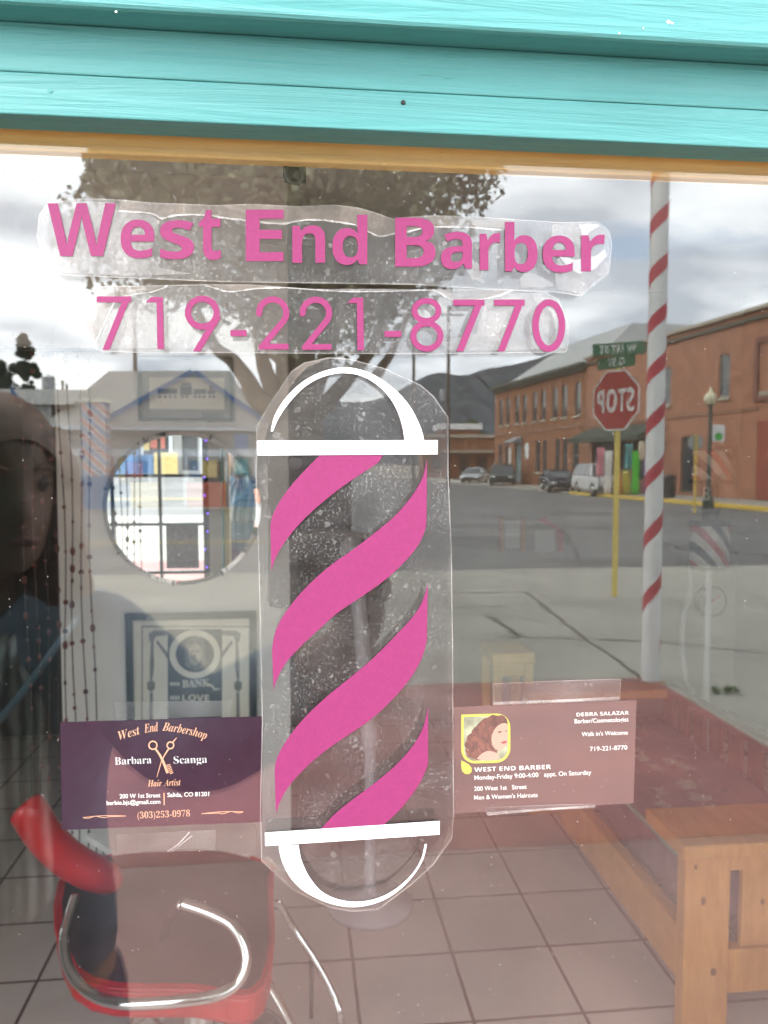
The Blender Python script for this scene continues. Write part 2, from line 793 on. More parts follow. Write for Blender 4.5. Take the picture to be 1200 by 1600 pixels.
def wall_grid(Lx, H, openings, depth):
    """wall face in local x, z at y = 0 looking to -y, with openings (x0, z0, x1, z1) and their reveals to y = depth"""
    xs = sorted({0.0, Lx, *[o[0] for o in openings], *[o[2] for o in openings]})
    zs = sorted({0.0, H, *[o[1] for o in openings], *[o[3] for o in openings]})
    mb = MB()
    for i in range(len(xs) - 1):
        for k in range(len(zs) - 1):
            mx_, mz = (xs[i] + xs[i + 1]) / 2, (zs[k] + zs[k + 1]) / 2
            if any(o[0] < mx_ < o[2] and o[1] < mz < o[3] for o in openings):
                continue
            mb.poly([(xs[i], 0, zs[k]), (xs[i + 1], 0, zs[k]), (xs[i + 1], 0, zs[k + 1]), (xs[i], 0, zs[k + 1])])
    for x0, z0, x1, z1 in openings:
        mb.poly([(x0, 0, z0), (x0, depth, z0), (x0, depth, z1), (x0, 0, z1)])
        mb.poly([(x1, 0, z0), (x1, 0, z1), (x1, depth, z1), (x1, depth, z0)])
        mb.poly([(x0, 0, z0), (x1, 0, z0), (x1, depth, z0), (x0, depth, z0)])
        mb.poly([(x0, 0, z1), (x0, depth, z1), (x1, depth, z1), (x1, 0, z1)])
    return mb


# ------------------------------------------------------------------ colours
M_teal = grainmat('teal_paint', (0.058, 0.245, 0.240), (0.070, 0.285, 0.278), (1.5, 20, 34), 4.0, rough=0.36, bump=0.35)
M_tealwall = grainmat('teal_wall_paint', (0.05, 0.24, 0.23), (0.065, 0.29, 0.27), (1.5, 20, 20), 4.0, rough=0.5)
M_pine = grainmat('bare_pine', (0.86, 0.55, 0.17), (0.94, 0.67, 0.27), (1.5, 20, 40), 3.0, rough=0.4)
M_orange = grainmat('orange_pine', (0.46, 0.19, 0.035), (0.60, 0.28, 0.07), (14, 2.5, 2.5), 3.0, rough=0.35)
M_pink = mat('pink_vinyl', (0.225, 0.029, 0.11), 0.45, var=0.07, scale=700, spec=0.3)
M_white = mat('white_vinyl', (0.80, 0.81, 0.83), 0.4, var=0.03)
M_chrome = mat('chrome', (0.75, 0.74, 0.73), 0.12, 1.0, var=0.03)
M_red = mat('red_vinyl', (0.52, 0.022, 0.028), 0.3, var=0.12, scale=10, bump=0.05)
M_maroon = mat('maroon_vinyl', (0.045, 0.016, 0.014), 0.5, var=0.2, scale=9, bump=0.08)
M_black = mat('black_frame', (0.012, 0.012, 0.012), 0.35)
M_cream = mat('cream_paper', (0.74, 0.72, 0.60), 0.8, var=0.06)
M_paperwhite = mat('white_paper', (0.7, 0.7, 0.68), 0.8, var=0.04)
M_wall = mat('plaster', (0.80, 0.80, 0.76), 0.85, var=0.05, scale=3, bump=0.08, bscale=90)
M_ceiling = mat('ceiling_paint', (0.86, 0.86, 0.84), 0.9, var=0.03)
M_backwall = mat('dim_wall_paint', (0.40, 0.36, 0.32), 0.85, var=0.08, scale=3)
M_asphalt = mat('asphalt', (0.125, 0.122, 0.118), 0.85, var=0.3, scale=0.35, bump=0.3, bscale=120)
M_conc = mat('concrete', (0.32, 0.30, 0.255), 0.85, var=0.16, scale=1.1, bump=0.2, bscale=80)
M_joint = mat('dirty_joint', (0.10, 0.088, 0.07), 0.95, var=0.4, scale=30)
M_redconc = mat('red_painted_concrete', (0.25, 0.092, 0.08), 0.6, var=0.3, scale=1.7, bump=0.15, bscale=60)
M_yellow = mat('yellow_paint', (0.62, 0.42, 0.05), 0.5, var=0.1)
M_dirt = mat('dry_ground', (0.26, 0.22, 0.17), 0.95, var=0.2, scale=0.3)
M_hill = mat('forested_slope', (0.030, 0.042, 0.050), 0.95, var=0.5, scale=0.013)
M_leaf = mat('leaves', (0.20, 0.20, 0.105), 0.6, var=0.45, scale=2.5)
M_leaf2 = mat('dark_leaves', (0.05, 0.07, 0.035), 0.6, var=0.4, scale=1.5)
M_leaf3 = mat('fresh_leaves', (0.07, 0.14, 0.03), 0.6, var=0.4, scale=1.5)
M_bark = mat('bark', (0.20, 0.165, 0.12), 0.9, var=0.35, scale=8, bump=0.6, bscale=18)
M_dark = mat('dark_opening', (0.03, 0.032, 0.035), 0.25, var=0.2)
M_winglass = mat('window_glass', (0.035, 0.045, 0.05), 0.06, var=0.3, scale=0.9, spec=0.8)

# ================================================================== SETTING: ground
GZ = 0.0


def sheet(name, pts, z, m):
    mb = MB().poly([(p[0], p[1], z) for p in pts])
    return tag(obj(name, mb, m), kind='structure')


sheet('ground', [(-5000, -6000), (5000, -6000), (5000, 3000), (-5000, 3000)], -0.16, M_dirt)
sheet('road', [(-160, -11.9), (-160, -31), (2, -31), (2, -400), (17.2, -400), (17.2, -11.9)], -0.14, M_asphalt)
sheet('cross_road', [(17.25, -24), (160, -24), (160, -11.9), (17.25, -11.9)], -0.14, M_asphalt)
# the pavement in front of the shop, a raised slab with a kerb face
tag(obj('pavement', MB().box((-60, -11.7, -0.15), (16, -0.05, -0.012)), M_conc, bevel=0.02), kind='structure')
tag(obj('kerb', MB().box((-60, -11.9, -0.15), (16, -11.702, -0.008)), M_conc, bevel=0.02), kind='structure')
# red painted patio in front of the window
pk = [GR(1000, 1070), GR(1200, 1158)]
tag(obj('patio', MB().box((-4.0, -5.45, -0.010), (2.72, -2.90, 0.004)), M_redconc), kind='structure')
tag(obj('doorstep', MB().box((-4.0, -2.8995, -0.010), (2.72, -0.06, 0.002)), mat('worn_pink_concrete', (0.28, 0.162, 0.144), 0.7, var=0.2, scale=1.6, bump=0.15)), kind='structure')
jm = MB()


JZ = [-0.008]


def joint(p, q, w=0.03):
    JZ[0] += 0.0006
    a, b = GR(*p), GR(*q)
    d = (b - a).normalized()
    w *= 0.62
    s = Vector((-d.y, d.x, 0)) * w / 2
    n_ = 14
    pa, pb = [], []
    for i in range(n_ + 1):
        c = a.lerp(b, i / n_) + Vector((random.uniform(-1, 1), random.uniform(-1, 1), 0)) * w * 0.5
        k = random.uniform(0.5, 1.4)
        pa.append((c.x + s.x * k, c.y + s.y * k, JZ[0]))
        pb.append((c.x - s.x * k, c.y - s.y * k, JZ[0]))
    for i in range(n_):
        jm.poly([pa[i], pa[i + 1], pb[i + 1], pb[i]])


joint((825, 925), (905, 990), 0.07)
joint((905, 990), (1012, 1062), 0.05)
joint((690, 926), (828, 924), 0.05)
joint((775, 993), (1010, 1000), 0.045)
joint((765, 962), (808, 992), 0.09)
joint((1010, 1000), (1200, 1020), 0.03)
joint((690, 948), (790, 946), 0.03)
tag(obj('pavement_joint', jm, M_joint), kind='structure')
jm = MB()
JZ[0] = -0.1375
for p, q, w in (((690, 842), (960, 838), 0.10), ((760, 800), (1010, 812), 0.09), ((150, 806), (400, 802), 0.10), ((860, 768), (905, 888), 0.07), ((1040, 850), (1200, 872), 0.08), ((120, 870), (400, 862), 0.08), ((700, 772), (840, 775), 0.12)):
    a_, b_ = GR(*p, -0.14), GR(*q, -0.14)
    d = (b_ - a_).normalized()
    s_v = Vector((-d.y, d.x, 0)) * w / 2
    n_ = 30
    A_, B_ = [], []
    JZ[0] += 0.0005
    off = 0
    for i in range(n_ + 1):
        off = off * 0.8 + random.uniform(-0.06, 0.06)
        c = a_.lerp(b_, i / n_) + s_v.normalized() * off * 3
        k_ = random.uniform(0.3, 1.3)
        A_.append((c.x + s_v.x * k_, c.y + s_v.y * k_, JZ[0]))
        B_.append((c.x - s_v.x * k_, c.y - s_v.y * k_, JZ[0]))
    for i in range(n_):
        jm.poly([A_[i], A_[i + 1], B_[i + 1], B_[i]])
tag(obj('road_crack', jm, mat('tar_seam', (0.045, 0.044, 0.043), 0.7, var=0.3)), kind='structure')
km = MB()
kb1, kb2 = GR(1000, 779), GR(1168, 797)
kd = (kb2 - kb1)
kk = Vector((kd.y, -kd.x, 0)).normalized()
if kk.x < 0:
    kk = -kk
# pavement along the brick buildings with its yellow kerb
FA, FB = Vector((21.1, -33.9, 0)), Vector((17.9, -70.5, 0))
fdir = (FB - FA).normalized()
fout = Vector((-fdir.y, fdir.x, 0))
if fout.x > 0:
    fout = -fout
w0, w1 = FA - fdir * 12, FB + fdir * 40
sp_ = MB().prism([w0 + fout * 3.6 + Vector((0, 0, -0.15)), w1 + fout * 3.6 + Vector((0, 0, -0.15)), w1 - fout * 0.3 + Vector((0, 0, -0.15)), w0 - fout * 0.3 + Vector((0, 0, -0.15))], (0, 0, 0.14))
tag(obj('far_pavement', sp_, M_conc), kind='structure')
ka, kbb = FA - fdir * 7.5, FA + fdir * 12
sp_ = MB().prism([ka + fout * 3.62 + Vector((0, 0, -0.15)), kbb + fout * 3.62 + Vector((0, 0, -0.15)), kbb + fout * 3.95 + Vector((0, 0, -0.15)), ka + fout * 3.95 + Vector((0, 0, -0.15))], (0, 0, 0.17))
tag(obj('yellow_kerb', sp_, M_yellow, bevel=0.02), kind='structure')
tag(obj('road_line', MB().box((-120, -18.3, -0.1385), (0.5, -18.12, -0.1345)), M_yellow), kind='structure')
sheet('house_yard', [(-90, -31.3), (1.6, -31.3), (1.6, -60), (-90, -60)], -0.12, M_conc)

# mountains beyond the street
rv, rf = [], []
ridge = [(-600, 640), (-300, 622), (0, 628), (200, 640), (380, 605), (440, 620), (560, 628), (610, 616), (648, 596), (672, 585), (693, 582), (713, 586), (733, 585), (750, 579), (767, 575), (800, 570), (840, 560), (880, 546), (930, 540), (1000, 538), (1100, 545), (1250, 552), (1500, 570), (1900, 590)]
rp = [V(x, y, 2200) for x, y in ridge]
rp = spline(rp, 5)
hm = MB()
rows = []
for k, (fr, back) in enumerate([(0.0, -900), (0.35, -560), (0.72, -240), (1.0, 0), (0.8, 300), (0.2, 900)]):
    row = []
    for i, p in enumerate(rp):
        jit = 0 if k in (0, 3) else 26 * math.sin(i * 1.7 + k * 2.1) + 18 * math.sin(i * 0.63 + k)
        row.append((p.x + jit * 0.5, -(p.y + back + jit), max(-2, p.z * fr + (jit * 0.45 if k not in (0, 3) else 0))))
    rows.append(row)
ni = len(rp)
for r_ in rows:
    hm.v += r_
for k in range(len(rows) - 1):
    for i in range(ni - 1):
        hm.f.append((k * ni + i, k * ni + i + 1, (k + 1) * ni + i + 1, (k + 1) * ni + i))
tag(obj('hills', hm, M_hill, smooth=True), kind='structure')

# ================================================================== THE SHOP FRONT
WZ1 = 1.796                                # top of the opening
WX0, WX1, WZ0 = -0.50, 1.75, 0.55
# wall of the shop, with the openings for the pane and the small-paned window
GX0, GX1, GZ0, GZ1 = -1.98, -0.62, 0.42, 2.18
shop_wall = wall_grid(7.0, 3.6, [(WX0 + 3.2 - 0.03, WZ0 - 0.03, WX1 + 3.2 + 0.03, WZ1 + 0.04), (GX0 + 3.2, GZ0, GX1 + 3.2, GZ1)], 0.14)
shop_wall.v = [(x - 3.2, y, z) for x, y, z in shop_wall.v]
back = wall_grid(7.0, 3.6, [(WX0 + 3.2 - 0.03, WZ0 - 0.03, WX1 + 3.2 + 0.03, WZ1 + 0.04), (GX0 + 3.2, GZ0, GX1 + 3.2, GZ1)], 0.0)
nq = len([f for f in back.f])
sw = thing('shop_front', 'turquoise painted wooden shop front wall around the window', 'wall', (0, 0, 0))
obj('wall', shop_wall, M_tealwall, sw, fix=False)
back.v = [(x - 3.2, y + 0.14, z) for x, y, z in back.v]
keep = [f for f in back.f if len({back.v[i][0] for i in f}) > 1 and len({back.v[i][2] for i in f}) > 1]
back.f = keep
obj('inner_wall', back, M_wall, sw, fix=False)
# the layered turquoise boards over the window
hd = thing('window_header', 'layered turquoise painted boards across the top of the window', 'window header', (0.6, 0, WZ1))
z_lo, z_mid, z_hi = 1.8003, 1.8362, 1.9
obj('lower_board', MB().box((-0.62, -0.0197, 1.7929), (1.87, -0.0035, 1.80966)), M_teal, hd, bevel=0.0006)
obj('middle_board', MB().box((-0.62, -0.0200, 1.8097), (1.87, -0.0035, 1.8294)), M_teal, hd, bevel=0.0006)
obj('upper_board', MB().box((-0.64, -0.0336, 1.8296), (1.89, -0.0035, 1.93)), M_teal, hd, bevel=0.0018)
nailm = MB()
q = G(630, 160, -0.0198)
nailm.lathe((q.x, -0.0203, q.z), [(0.0008, 0), (0.0011, 0.0006)], 10, 'y')
obj('nail_hole', nailm, M_dark, hd)
# chips, flecks and a knot in the old paint
for px, py, r_, m_c in ((79, 141, 4.5, M_tealwall), (665, 113, 8, M_tealwall), (1045, 34, 3.2, M_white), (1050, 36, 2.0, M_white), (968, 52, 1.4, M_white), (181, 18, 2.0, M_white), (700, 120, 5, M_tealwall), (1005, 44, 1.2, M_white)):
    yy_ = -0.0338 if py < 60 else (-0.0202 if py < 141 else -0.0199)
    cp_ = [(px + r_ * (1 + 0.4 * math.sin(a * 2.3 + px)) * math.cos(a * PI / 5), py + r_ * 0.75 * (1 + 0.4 * math.sin(a * 1.7 + py)) * math.sin(a * PI / 5)) for a in range(10)]
    obj('paint_chip', MB().prism(onpane(cp_, yy_), (0, 0.0003, 0)), m_c, hd)

# frame boards at the sides and the sill
fr = thing('window_frame', 'turquoise side boards and sill framing the shop window', 'window frame', (0.6, 0, WZ0))
for x0, x1 in ((WX0 - 0.13, WX0 + 0.004), (WX1 - 0.004, WX1 + 0.13)):
    obj('side_board', MB().box((x0, -0.018, WZ0 - 0.02), (x1, -0.0035, 1.7927)), M_teal, fr, bevel=0.002)
obj('sill', MB().box((WX0 - 0.16, -0.06, WZ0 - 0.06), (WX1 + 0.16, -0.0035, WZ0 - 0.021)), M_teal, fr, bevel=0.003)
# bare pine stop strip inside the glass
ps = thing('inner_frame', 'bare golden pine inner frame, its strip along the top edge behind the glass', 'wooden frame', (0.6, 0.01, WZ1))
obj('strip', MB().box((WX0 - 0.02, 0.0045, 1.7875), (WX1 + 0.02, 0.0125, 1.8425)), M_pine, ps, bevel=0.001)
psd = ps
la = G(461, 246, 0.02)
obj('latch', MB().tube([G(447, 256, 0.012), G(447, 276, 0.012), G(452, 284, 0.012), G(466, 286, 0.012), G(472, 280, 0.012), G(474, 256, 0.012)], 0.0013, 8).box((la.x - 0.005, 0.0126, la.z - 0.012), (la.x + 0.005, 0.02, la.z)), M_dark, ps)
obj('rail', MB().box((WX0 - 0.02, 0.0045, WZ0 - 0.02), (WX1 + 0.02, 0.05, WZ0 + 0.03)), M_pine, psd)
for x in (WX0 - 0.02, WX1 - 0.02):
    obj('upright', MB().box((x, 0.0045, WZ0 + 0.031), (x + 0.04, 0.05, 1.787)), M_pine, psd)

# the pane
MG1 = glassmat('pane_front', 0.05, 0.5)
MG2 = glassmat('pane_back', 0.105, 0.0)
pane = MB().box((WX0, -0.003, WZ0), (WX1, 0.003, 1.7907))
po = obj('window_pane', pane, [MG1, MG2], origin=(0.6, 0, WZ0), fix=False)
for p in po.data.polygons:
    p.material_index = 0 if p.normal.y < -0.5 else 1
# faces of box(): 2 is the front (y0), 4 the back (y1)
tag(po, 'large clear shop window pane mirroring the street', 'window pane')

# ================================================================== ON THE GLASS
YF, YL, YT, YB = -0.0034, -0.0040, -0.0043, -0.0037


def strip_edge(pts, w, y):
    """thin bright cut edge of a plastic film"""
    mb = MB()
    n_ = len(pts)
    P = [Vector(p) for p in pts]
    for i in range(n_):
        a, b = P[i], P[(i + 1) % n_]
        d = (b - a)
        if d.length < 1e-6:
            continue
        d.normalize()
        nn = Vector((-d.y, d.x)) * w / 2
        mb.poly(onpane([a + nn, b + nn, b - nn, a - nn], y))
    return mb


def inside(poly, x, y):
    c = False
    n_ = len(poly)
    for i in range(n_):
        x0, y0 = poly[i][0], poly[i][1]
        x1, y1 = poly[(i + 1) % n_][0], poly[(i + 1) % n_][1]
        if (y0 > y) != (y1 > y) and x < (x1 - x0) * (y - y0) / (y1 - y0) + x0:
            c = not c
    return c


M_film = filmmat('clear_film', 0.026, 0.055, grain=0.13, rough=0.22, dark=0.84)
M_filmS = filmmat('silvery_film', 0.035, 0.085, (0.72, 0.72, 0.70), grain=0.15, rough=0.24, dark=0.84, wav=0.4)
M_lift = filmmat('lifted_film', 0.15, 0.04, (0.52, 0.43, 0.35), grain=0.16, rough=0.3, gscale=1400, dark=0.9)
M_milky = filmmat('milky_film', 0.13, 0.08, (0.60, 0.59, 0.56), grain=0.20, rough=0.3, gscale=500, dark=0.9)
M_bubble = filmmat('air_bubble', 0.11, 0.05, (0.6, 0.59, 0.57), rough=0.3, dark=0.9)
M_edge = filmmat('edge_highlight', 0.20, 0.08, (0.75, 0.72, 0.68), rough=0.2)  # pale colour paints the highlight on the cut edges of film and tape
M_crease = filmmat('film_crease', 0.36, 0.12, (0.75, 0.74, 0.72), grain=0.2, rough=0.2)


def bubbles(poly, n_, y, rmin, rmax, extra=(), avoid=None):
    mb = MB()
    xs = [p[0] for p in poly]
    ys = [p[1] for p in poly]
    pts = []
    got = 0
    k = 0
    cl = [(random.uniform(min(xs), max(xs)), random.uniform(min(ys), max(ys))) for _ in range(max(3, n_ // 14))]
    while got < n_ and k < n_ * 30:
        k += 1
        if random.random() < 0.6:
            c = random.choice(cl)
            x, yy = random.gauss(c[0], 22), random.gauss(c[1], 22)
        else:
            x, yy = random.uniform(min(xs), max(xs)), random.uniform(min(ys), max(ys))
        r_ = rmin + (rmax - rmin) * random.random() ** 3.2
        if not inside(poly, x, yy) or any((x - a) ** 2 + (yy - b) ** 2 < (r_ + c + 0.5) ** 2 for a, b, c in pts):
            continue
        pts.append((x, yy, r_))
        got += 1
    for x, yy, r_ in list(pts) + [t for t in extra]:
        ph = random.uniform(0, 6)
        ir = random.uniform(0.05, 0.32) if r_ > 1.3 else 0.1
        q_ = []
        m_ = 7 if r_ < 1.2 else 14
        for i in range(m_):
            t = 2 * PI * i / m_
            rr = r_ * (1 + ir * math.sin(2 * t + ph) + ir * 0.5 * math.sin(3 * t + ph * 2))
            q_.append((x + rr * math.cos(t), yy + rr * math.sin(t)))
        mb.poly(onpane(q_, y))
    return mb


film1 = [(75, 318), (121, 311), (161, 311), (193, 313), (236, 317), (340, 321), (390, 319), (465, 323), (521, 320), (560, 325), (585, 332), (613, 342), (640, 339), (681, 337), (758, 340), (830, 345), (874, 348), (934, 347), (951, 360), (956, 382), (951, 426), (907, 462), (868, 456), (754, 451), (640, 444), (350, 440), (200, 434), (91, 429), (68, 405), (58, 370), (62, 335)]
film2 = [(159, 448), (207, 447), (321, 445), (387, 445), (489, 452), (600, 452), (681, 453), (794, 453), (849, 456), (872, 468), (887, 505), (888, 535), (884, 550), (670, 553), (350, 551), (217, 551), (153, 548), (140, 527), (133, 505), (143, 472)]
film3 = [(514, 559), (548, 561.5), (600, 576), (657, 602), (677, 619), (700, 652), (700, 741), (705, 856), (707, 1000), (708, 1181), (709, 1267), (706, 1310), (677, 1351), (643, 1382), (591, 1421), (551, 1424), (516, 1418), (459, 1391), (409, 1345), (407, 1267), (410, 1124), (407, 980), (404, 856), (400, 741), (401.5, 666), (419, 635), (456, 580), (476, 567)]

# --- West End Barber
d1 = thing('lettering_sheet', 'clear plastic sheet with bold pink West End Barber lettering near the top of the pane', 'window decal', G(510, 430, YF))
obj('film', MB().poly(onpane(film1, YF)), M_filmS, d1)
obj('edge_highlight', strip_edge(film1, 1.6, YF - 0.0001), M_edge, d1)
lift1 = [(193, 313.5), (236, 317.5), (340, 321.5), (390, 319.5), (465, 323.5), (521, 320.5), (560, 325.5), (585, 332.5), (613, 342.5), (640, 339.5), (681, 337.5), (758, 340.5), (800, 344)]
low1 = [(783, 359), (722, 354), (667, 355), (640, 361), (617, 364), (595, 369), (579, 363), (555, 351), (525, 346), (499, 343), (470, 344), (443, 349), (410, 347), (377, 343), (350, 340), (327, 336), (289, 335), (268, 337), (252, 341), (236, 333), (185, 329)]
parts('lifted_film', MB().poly(onpane(lift1 + [tuple(p) for p in spline([(a, b, 0) for a, b in low1], 4)], YB)), M_lift, d1)
cre = [Vector((p[0], p[1])) for p in spline([(a, b, 0) for a, b in low1], 4)]
cm = MB()
for i in range(len(cre) - 1):
    w_ = 1.0 + 1.6 * abs(math.sin(i * 0.9)) * random.uniform(0.5, 1.2)
    w2 = 1.0 + 1.6 * abs(math.sin((i + 1) * 0.9))
    cm.poly(onpane([cre[i] + Vector((0, w_)), cre[i + 1] + Vector((0, w2)), cre[i + 1] - Vector((0, w2 * 0.4)), cre[i] - Vector((0, w_ * 0.4))], YB - 0.0001))
obj('crease', cm, M_crease, d1)
parts('milky_patch', MB().poly(onpane([(60, 340), (76, 322), (120, 314), (180, 316), (186, 331), (238, 336), (250, 345), (243, 372), (236, 396), (249, 418), (300, 428), (200, 431), (93, 426), (71, 402), (61, 368)], YB + 0.0001)), M_milky, d1)
parts('milky_patch', MB().poly(onpane([(862, 350), (932, 349), (949, 361), (953, 382), (949, 424), (907, 459), (870, 453), (866, 420), (873, 400), (861, 376)], YB + 0.0001)), M_milky, d1)
parts('milky_patch', MB().poly(onpane([(738, 405), (756, 418), (752, 440), (737, 437), (730, 425)], YB + 0.0001)), M_milky, d1)
parts('milky_patch', MB().poly(onpane([(820, 425), (845, 432), (868, 447), (815, 450), (812, 437)], YB + 0.0001)), M_milky, d1)
obj('crease', MB().poly(onpane([(905, 352), (920, 349), (938, 352), (921, 362), (912, 374)], YB - 0.0001)).poly(onpane([(872, 399), (900, 406), (930, 400), (945, 390), (948, 400), (930, 420), (905, 428), (890, 420)], YB - 0.0001)), M_crease, d1)
tag(obj('air_bubble', bubbles(film1, 260, YB - 0.0002, 0.4, 4.6, [(430, 340, 3), (372, 396, 6), (512, 425, 5), (671, 441, 6)]), M_bubble, d1), kind='stuff')
lt = MB()
pl = lambda x, y: G(x, y, YL)
for ch, x0, y0, x1, y1 in [('W', 74, 317.5, 181, 400), ('e', 188.5, 343, 241, 403.5), ('s', 250, 344, 303, 405), ('t', 310.7, 328, 345, 406), ('E', 384, 327.5, 443, 408), ('n', 456.7, 352, 508, 410.5), ('d', 519.3, 335.5, 574, 414), ('B', 617.5, 340, 680.7, 416.5), ('a', 689, 362, 737.6, 420.5), ('r', 749.5, 364, 782, 422), ('b', 789, 346.7, 840, 425), ('e', 848, 368, 898, 426), ('r', 908, 366.5, 945, 424)]:
    glyph_box(lt, ch, x0, y0, x1, y1, pl, bold)
obj('lettering', lt, M_pink, d1, fix=False)


# --- the telephone number
def pline(X, Y, pts, w):
    d = np.full(X.shape, 1e9)
    for (x0, y0), (x1, y1) in zip(pts[:-1], pts[1:]):
        dx, dy = x1 - x0, y1 - y0
        t = np.clip(((X - x0) * dx + (Y - y0) * dy) / (dx * dx + dy * dy), 0, 1)
        d = np.minimum(d, np.hypot(X - x0 - t * dx, Y - y0 - t * dy))
    return d - w / 2


def clip(F, X, Y, x0, y0, x1, y1):
    return np.maximum.reduce([F, x0 - X, X - x1, y0 - Y, Y - y1])


def ering(X, Y, cx_, cy_, a, b, w):
    r_ = np.hypot((X - cx_) / a, (Y - cy_) / b)
    g = np.hypot((X - cx_) / a ** 2, (Y - cy_) / b ** 2) / np.maximum(r_, 1e-6)
    return np.abs((r_ - 1) / np.maximum(g, 1e-6)) - w / 2


def digits(X, Y):
    w = 9.6
    fs = []

    def seven(x0, x1, y0, xb, yb):
        fs.append(clip(pline(X, Y, [(x0, y0 + 4.6), (x1 + 5, y0 + 4.6)], w), X, Y, x0, y0, x1, yb))
        fs.append(clip(pline(X, Y, [(x1 - 4.6, y0 - 3), (xb + 5.4, yb + 4)], w + 0.6), X, Y, x0 - 5, y0, x1, yb))

    def one(x0, x1, y0, xb, yb):
        fs.append(clip(pline(X, Y, [(x1 - 5, y0), (xb - 5, yb + 5)], w + 0.6), X, Y, x0, y0, x1 + 5, yb))
        f = np.maximum.reduce([y0 - Y, Y - (y0 + 8.5), X - (x1 - 3), (x0 + 9 - X) - (Y - y0) * 1.1])
        fs.append(f)

    def two(x0, x1, y0, y1):
        r_ = (x1 - x0) / 2 - w / 2
        cx_, cy_ = (x0 + x1) / 2, y0 + (x1 - x0) / 2
        pts = [(cx_ + r_ * math.cos(R(a)), cy_ - r_ * math.sin(R(a))) for a in range(182, -36, -6)]
        pts += [(x0 + 9, y1 - 4)]
        fs.append(clip(pline(X, Y, pts, w), X, Y, x0, y0 - 1, x1 + 1, y1))
        fs.append(np.maximum.reduce([x0 + 3 - X + (y1 - Y) * 0.6, X - (x1 - 1), (y1 - 9) - Y, Y - y1]))

    seven(151, 205, 463, 158.5, 547)
    one(227.5, 254.5, 464, 256, 545.5)
    fs.append(ering(X, Y, 316, 488.5, 22.3, 21.8, w))
    fs.append(clip(pline(X, Y, [(339.5, 496), (304, 554)], w + 0.4), X, Y, 290, 480, 345, 549))
    fs.append(np.maximum.reduce([360 - X, X - 385.5, 515.7 - Y, Y - 525.3]))
    two(400, 452, 463, 546)
    two(468, 519, 463.5, 546.5)
    one(542.5, 567.5, 465, 568.7, 547.5)
    fs.append(np.maximum.reduce([601 - X, X - 627, 517 - Y, Y - 526.6]))
    fs.append(ering(X, Y, 666.5, 485.6, 18.8, 15.6, w - 0.6))
    fs.append(ering(X, Y, 667, 525, 21.2, 19.8, w - 0.4))
    seven(708, 757, 468, 711.5, 549)
    seven(772, 820, 468, 776, 549)
    fs.append(ering(X, Y, 857.5, 508.7, 20.7, 36, w + 0.6))
    return np.minimum.reduce(fs)


d2 = thing('phone_number_sheet', 'clear plastic sheet with thin pink 719-221-8770 digits below the lettering sheet', 'window decal', G(510, 550, YF))
obj('film', MB().poly(onpane(film2, YF)), M_filmS, d2)
obj('edge_highlight', strip_edge(film2, 1.4, YF - 0.0001), M_edge, d2)
l2 = [(159, 448.5), (207, 447.5), (262, 446.5), (238, 456), (205, 461), (182, 470), (170, 490), (160, 512), (149, 536), (141, 526), (134, 505), (144, 473)]
parts('lifted_film', MB().poly(onpane(l2, YB)).poly(onpane([(320, 445.6), (387, 445.6), (450, 450), (400, 451), (360, 456), (338, 451)], YB)).poly(onpane([(676, 453.6), (794, 453.6), (776, 463), (750, 468), (722, 471), (700, 466)], YB)), M_lift, d2)
c2 = MB()
for path in ([(262, 447), (238, 456), (205, 461), (182, 470), (170, 490), (160, 512), (149, 536)], [(320, 446), (338, 451), (360, 456), (400, 451), (450, 450), (530, 455), (610, 455), (676, 454), (700, 466), (722, 471), (750, 468), (776, 463), (800, 454)]):
    pp = [Vector((p[0], p[1])) for p in spline([(a, b, 0) for a, b in path], 5)]
    for i in range(len(pp) - 1):
        wa = random.uniform(0.5, 1.6)
        d = (pp[i + 1] - pp[i]).normalized()
        nn = Vector((-d.y, d.x)) * wa
        c2.poly(onpane([pp[i] + nn, pp[i + 1] + nn, pp[i + 1] - nn, pp[i] - nn], YB - 0.0001))
obj('crease', c2, M_crease, d2)
parts('milky_patch', MB().poly(onpane([(175, 487), (200, 470), (240, 466), (262, 478), (258, 520), (268, 544), (165, 545), (156, 532), (166, 508)], YB + 0.0001)).poly(onpane([(760, 462), (800, 458), (846, 458), (866, 470), (882, 505), (882, 545), (700, 549), (690, 536), (745, 520)], YB + 0.0001)), M_milky, d2)
tag(obj('air_bubble', bubbles(film2, 330, YB - 0.0002, 0.4, 4.2), M_bubble, d2), kind='stuff')
obj('lettering', sdf_mesh(digits, 148, 460, 888, 552, 1.0, YL), M_pink, d2, fix=False)

# --- the barber pole
d3 = thing('barber_pole_decal', 'tall clear plastic decal of a barber pole with pink stripes and white caps', 'window decal', G(550, 1420, YF))
obj('film', MB().poly(onpane(film3, YF)), M_film, d3)
obj('edge_highlight', strip_edge(film3, 1.7, YF - 0.0001), M_edge, d3)
parts('lifted_film', MB().poly(onpane([(402, 690), (402.5, 666), (420, 635.5), (457, 580.5), (477, 567.5), (513, 560), (480, 574), (459, 596), (438, 634), (420, 664), (413, 690)], YB)).poly(onpane([(409, 1344), (420, 1338), (448, 1366), (480, 1392), (520, 1412), (552, 1421), (590, 1419), (642, 1380), (676, 1349), (690, 1326), (702, 1290), (706, 1309), (677, 1350), (643, 1381), (591, 1420), (551, 1423), (516, 1417), (459, 1390)], YB)), M_lift, d3)
tag(obj('air_bubble', bubbles(film3, 420, YB - 0.0002, 0.35, 4.0, [(465, 641, 5.5), (465, 668, 3.5), (500, 801, 4), (512, 819, 4.5), (579, 831, 5), (572, 840, 4), (499, 1047, 3), (512, 1212, 4), (432, 680, 6), (440, 686, 4), (521, 1335, 5), (573, 1334, 3)]), M_bubble, d3), kind='stuff')
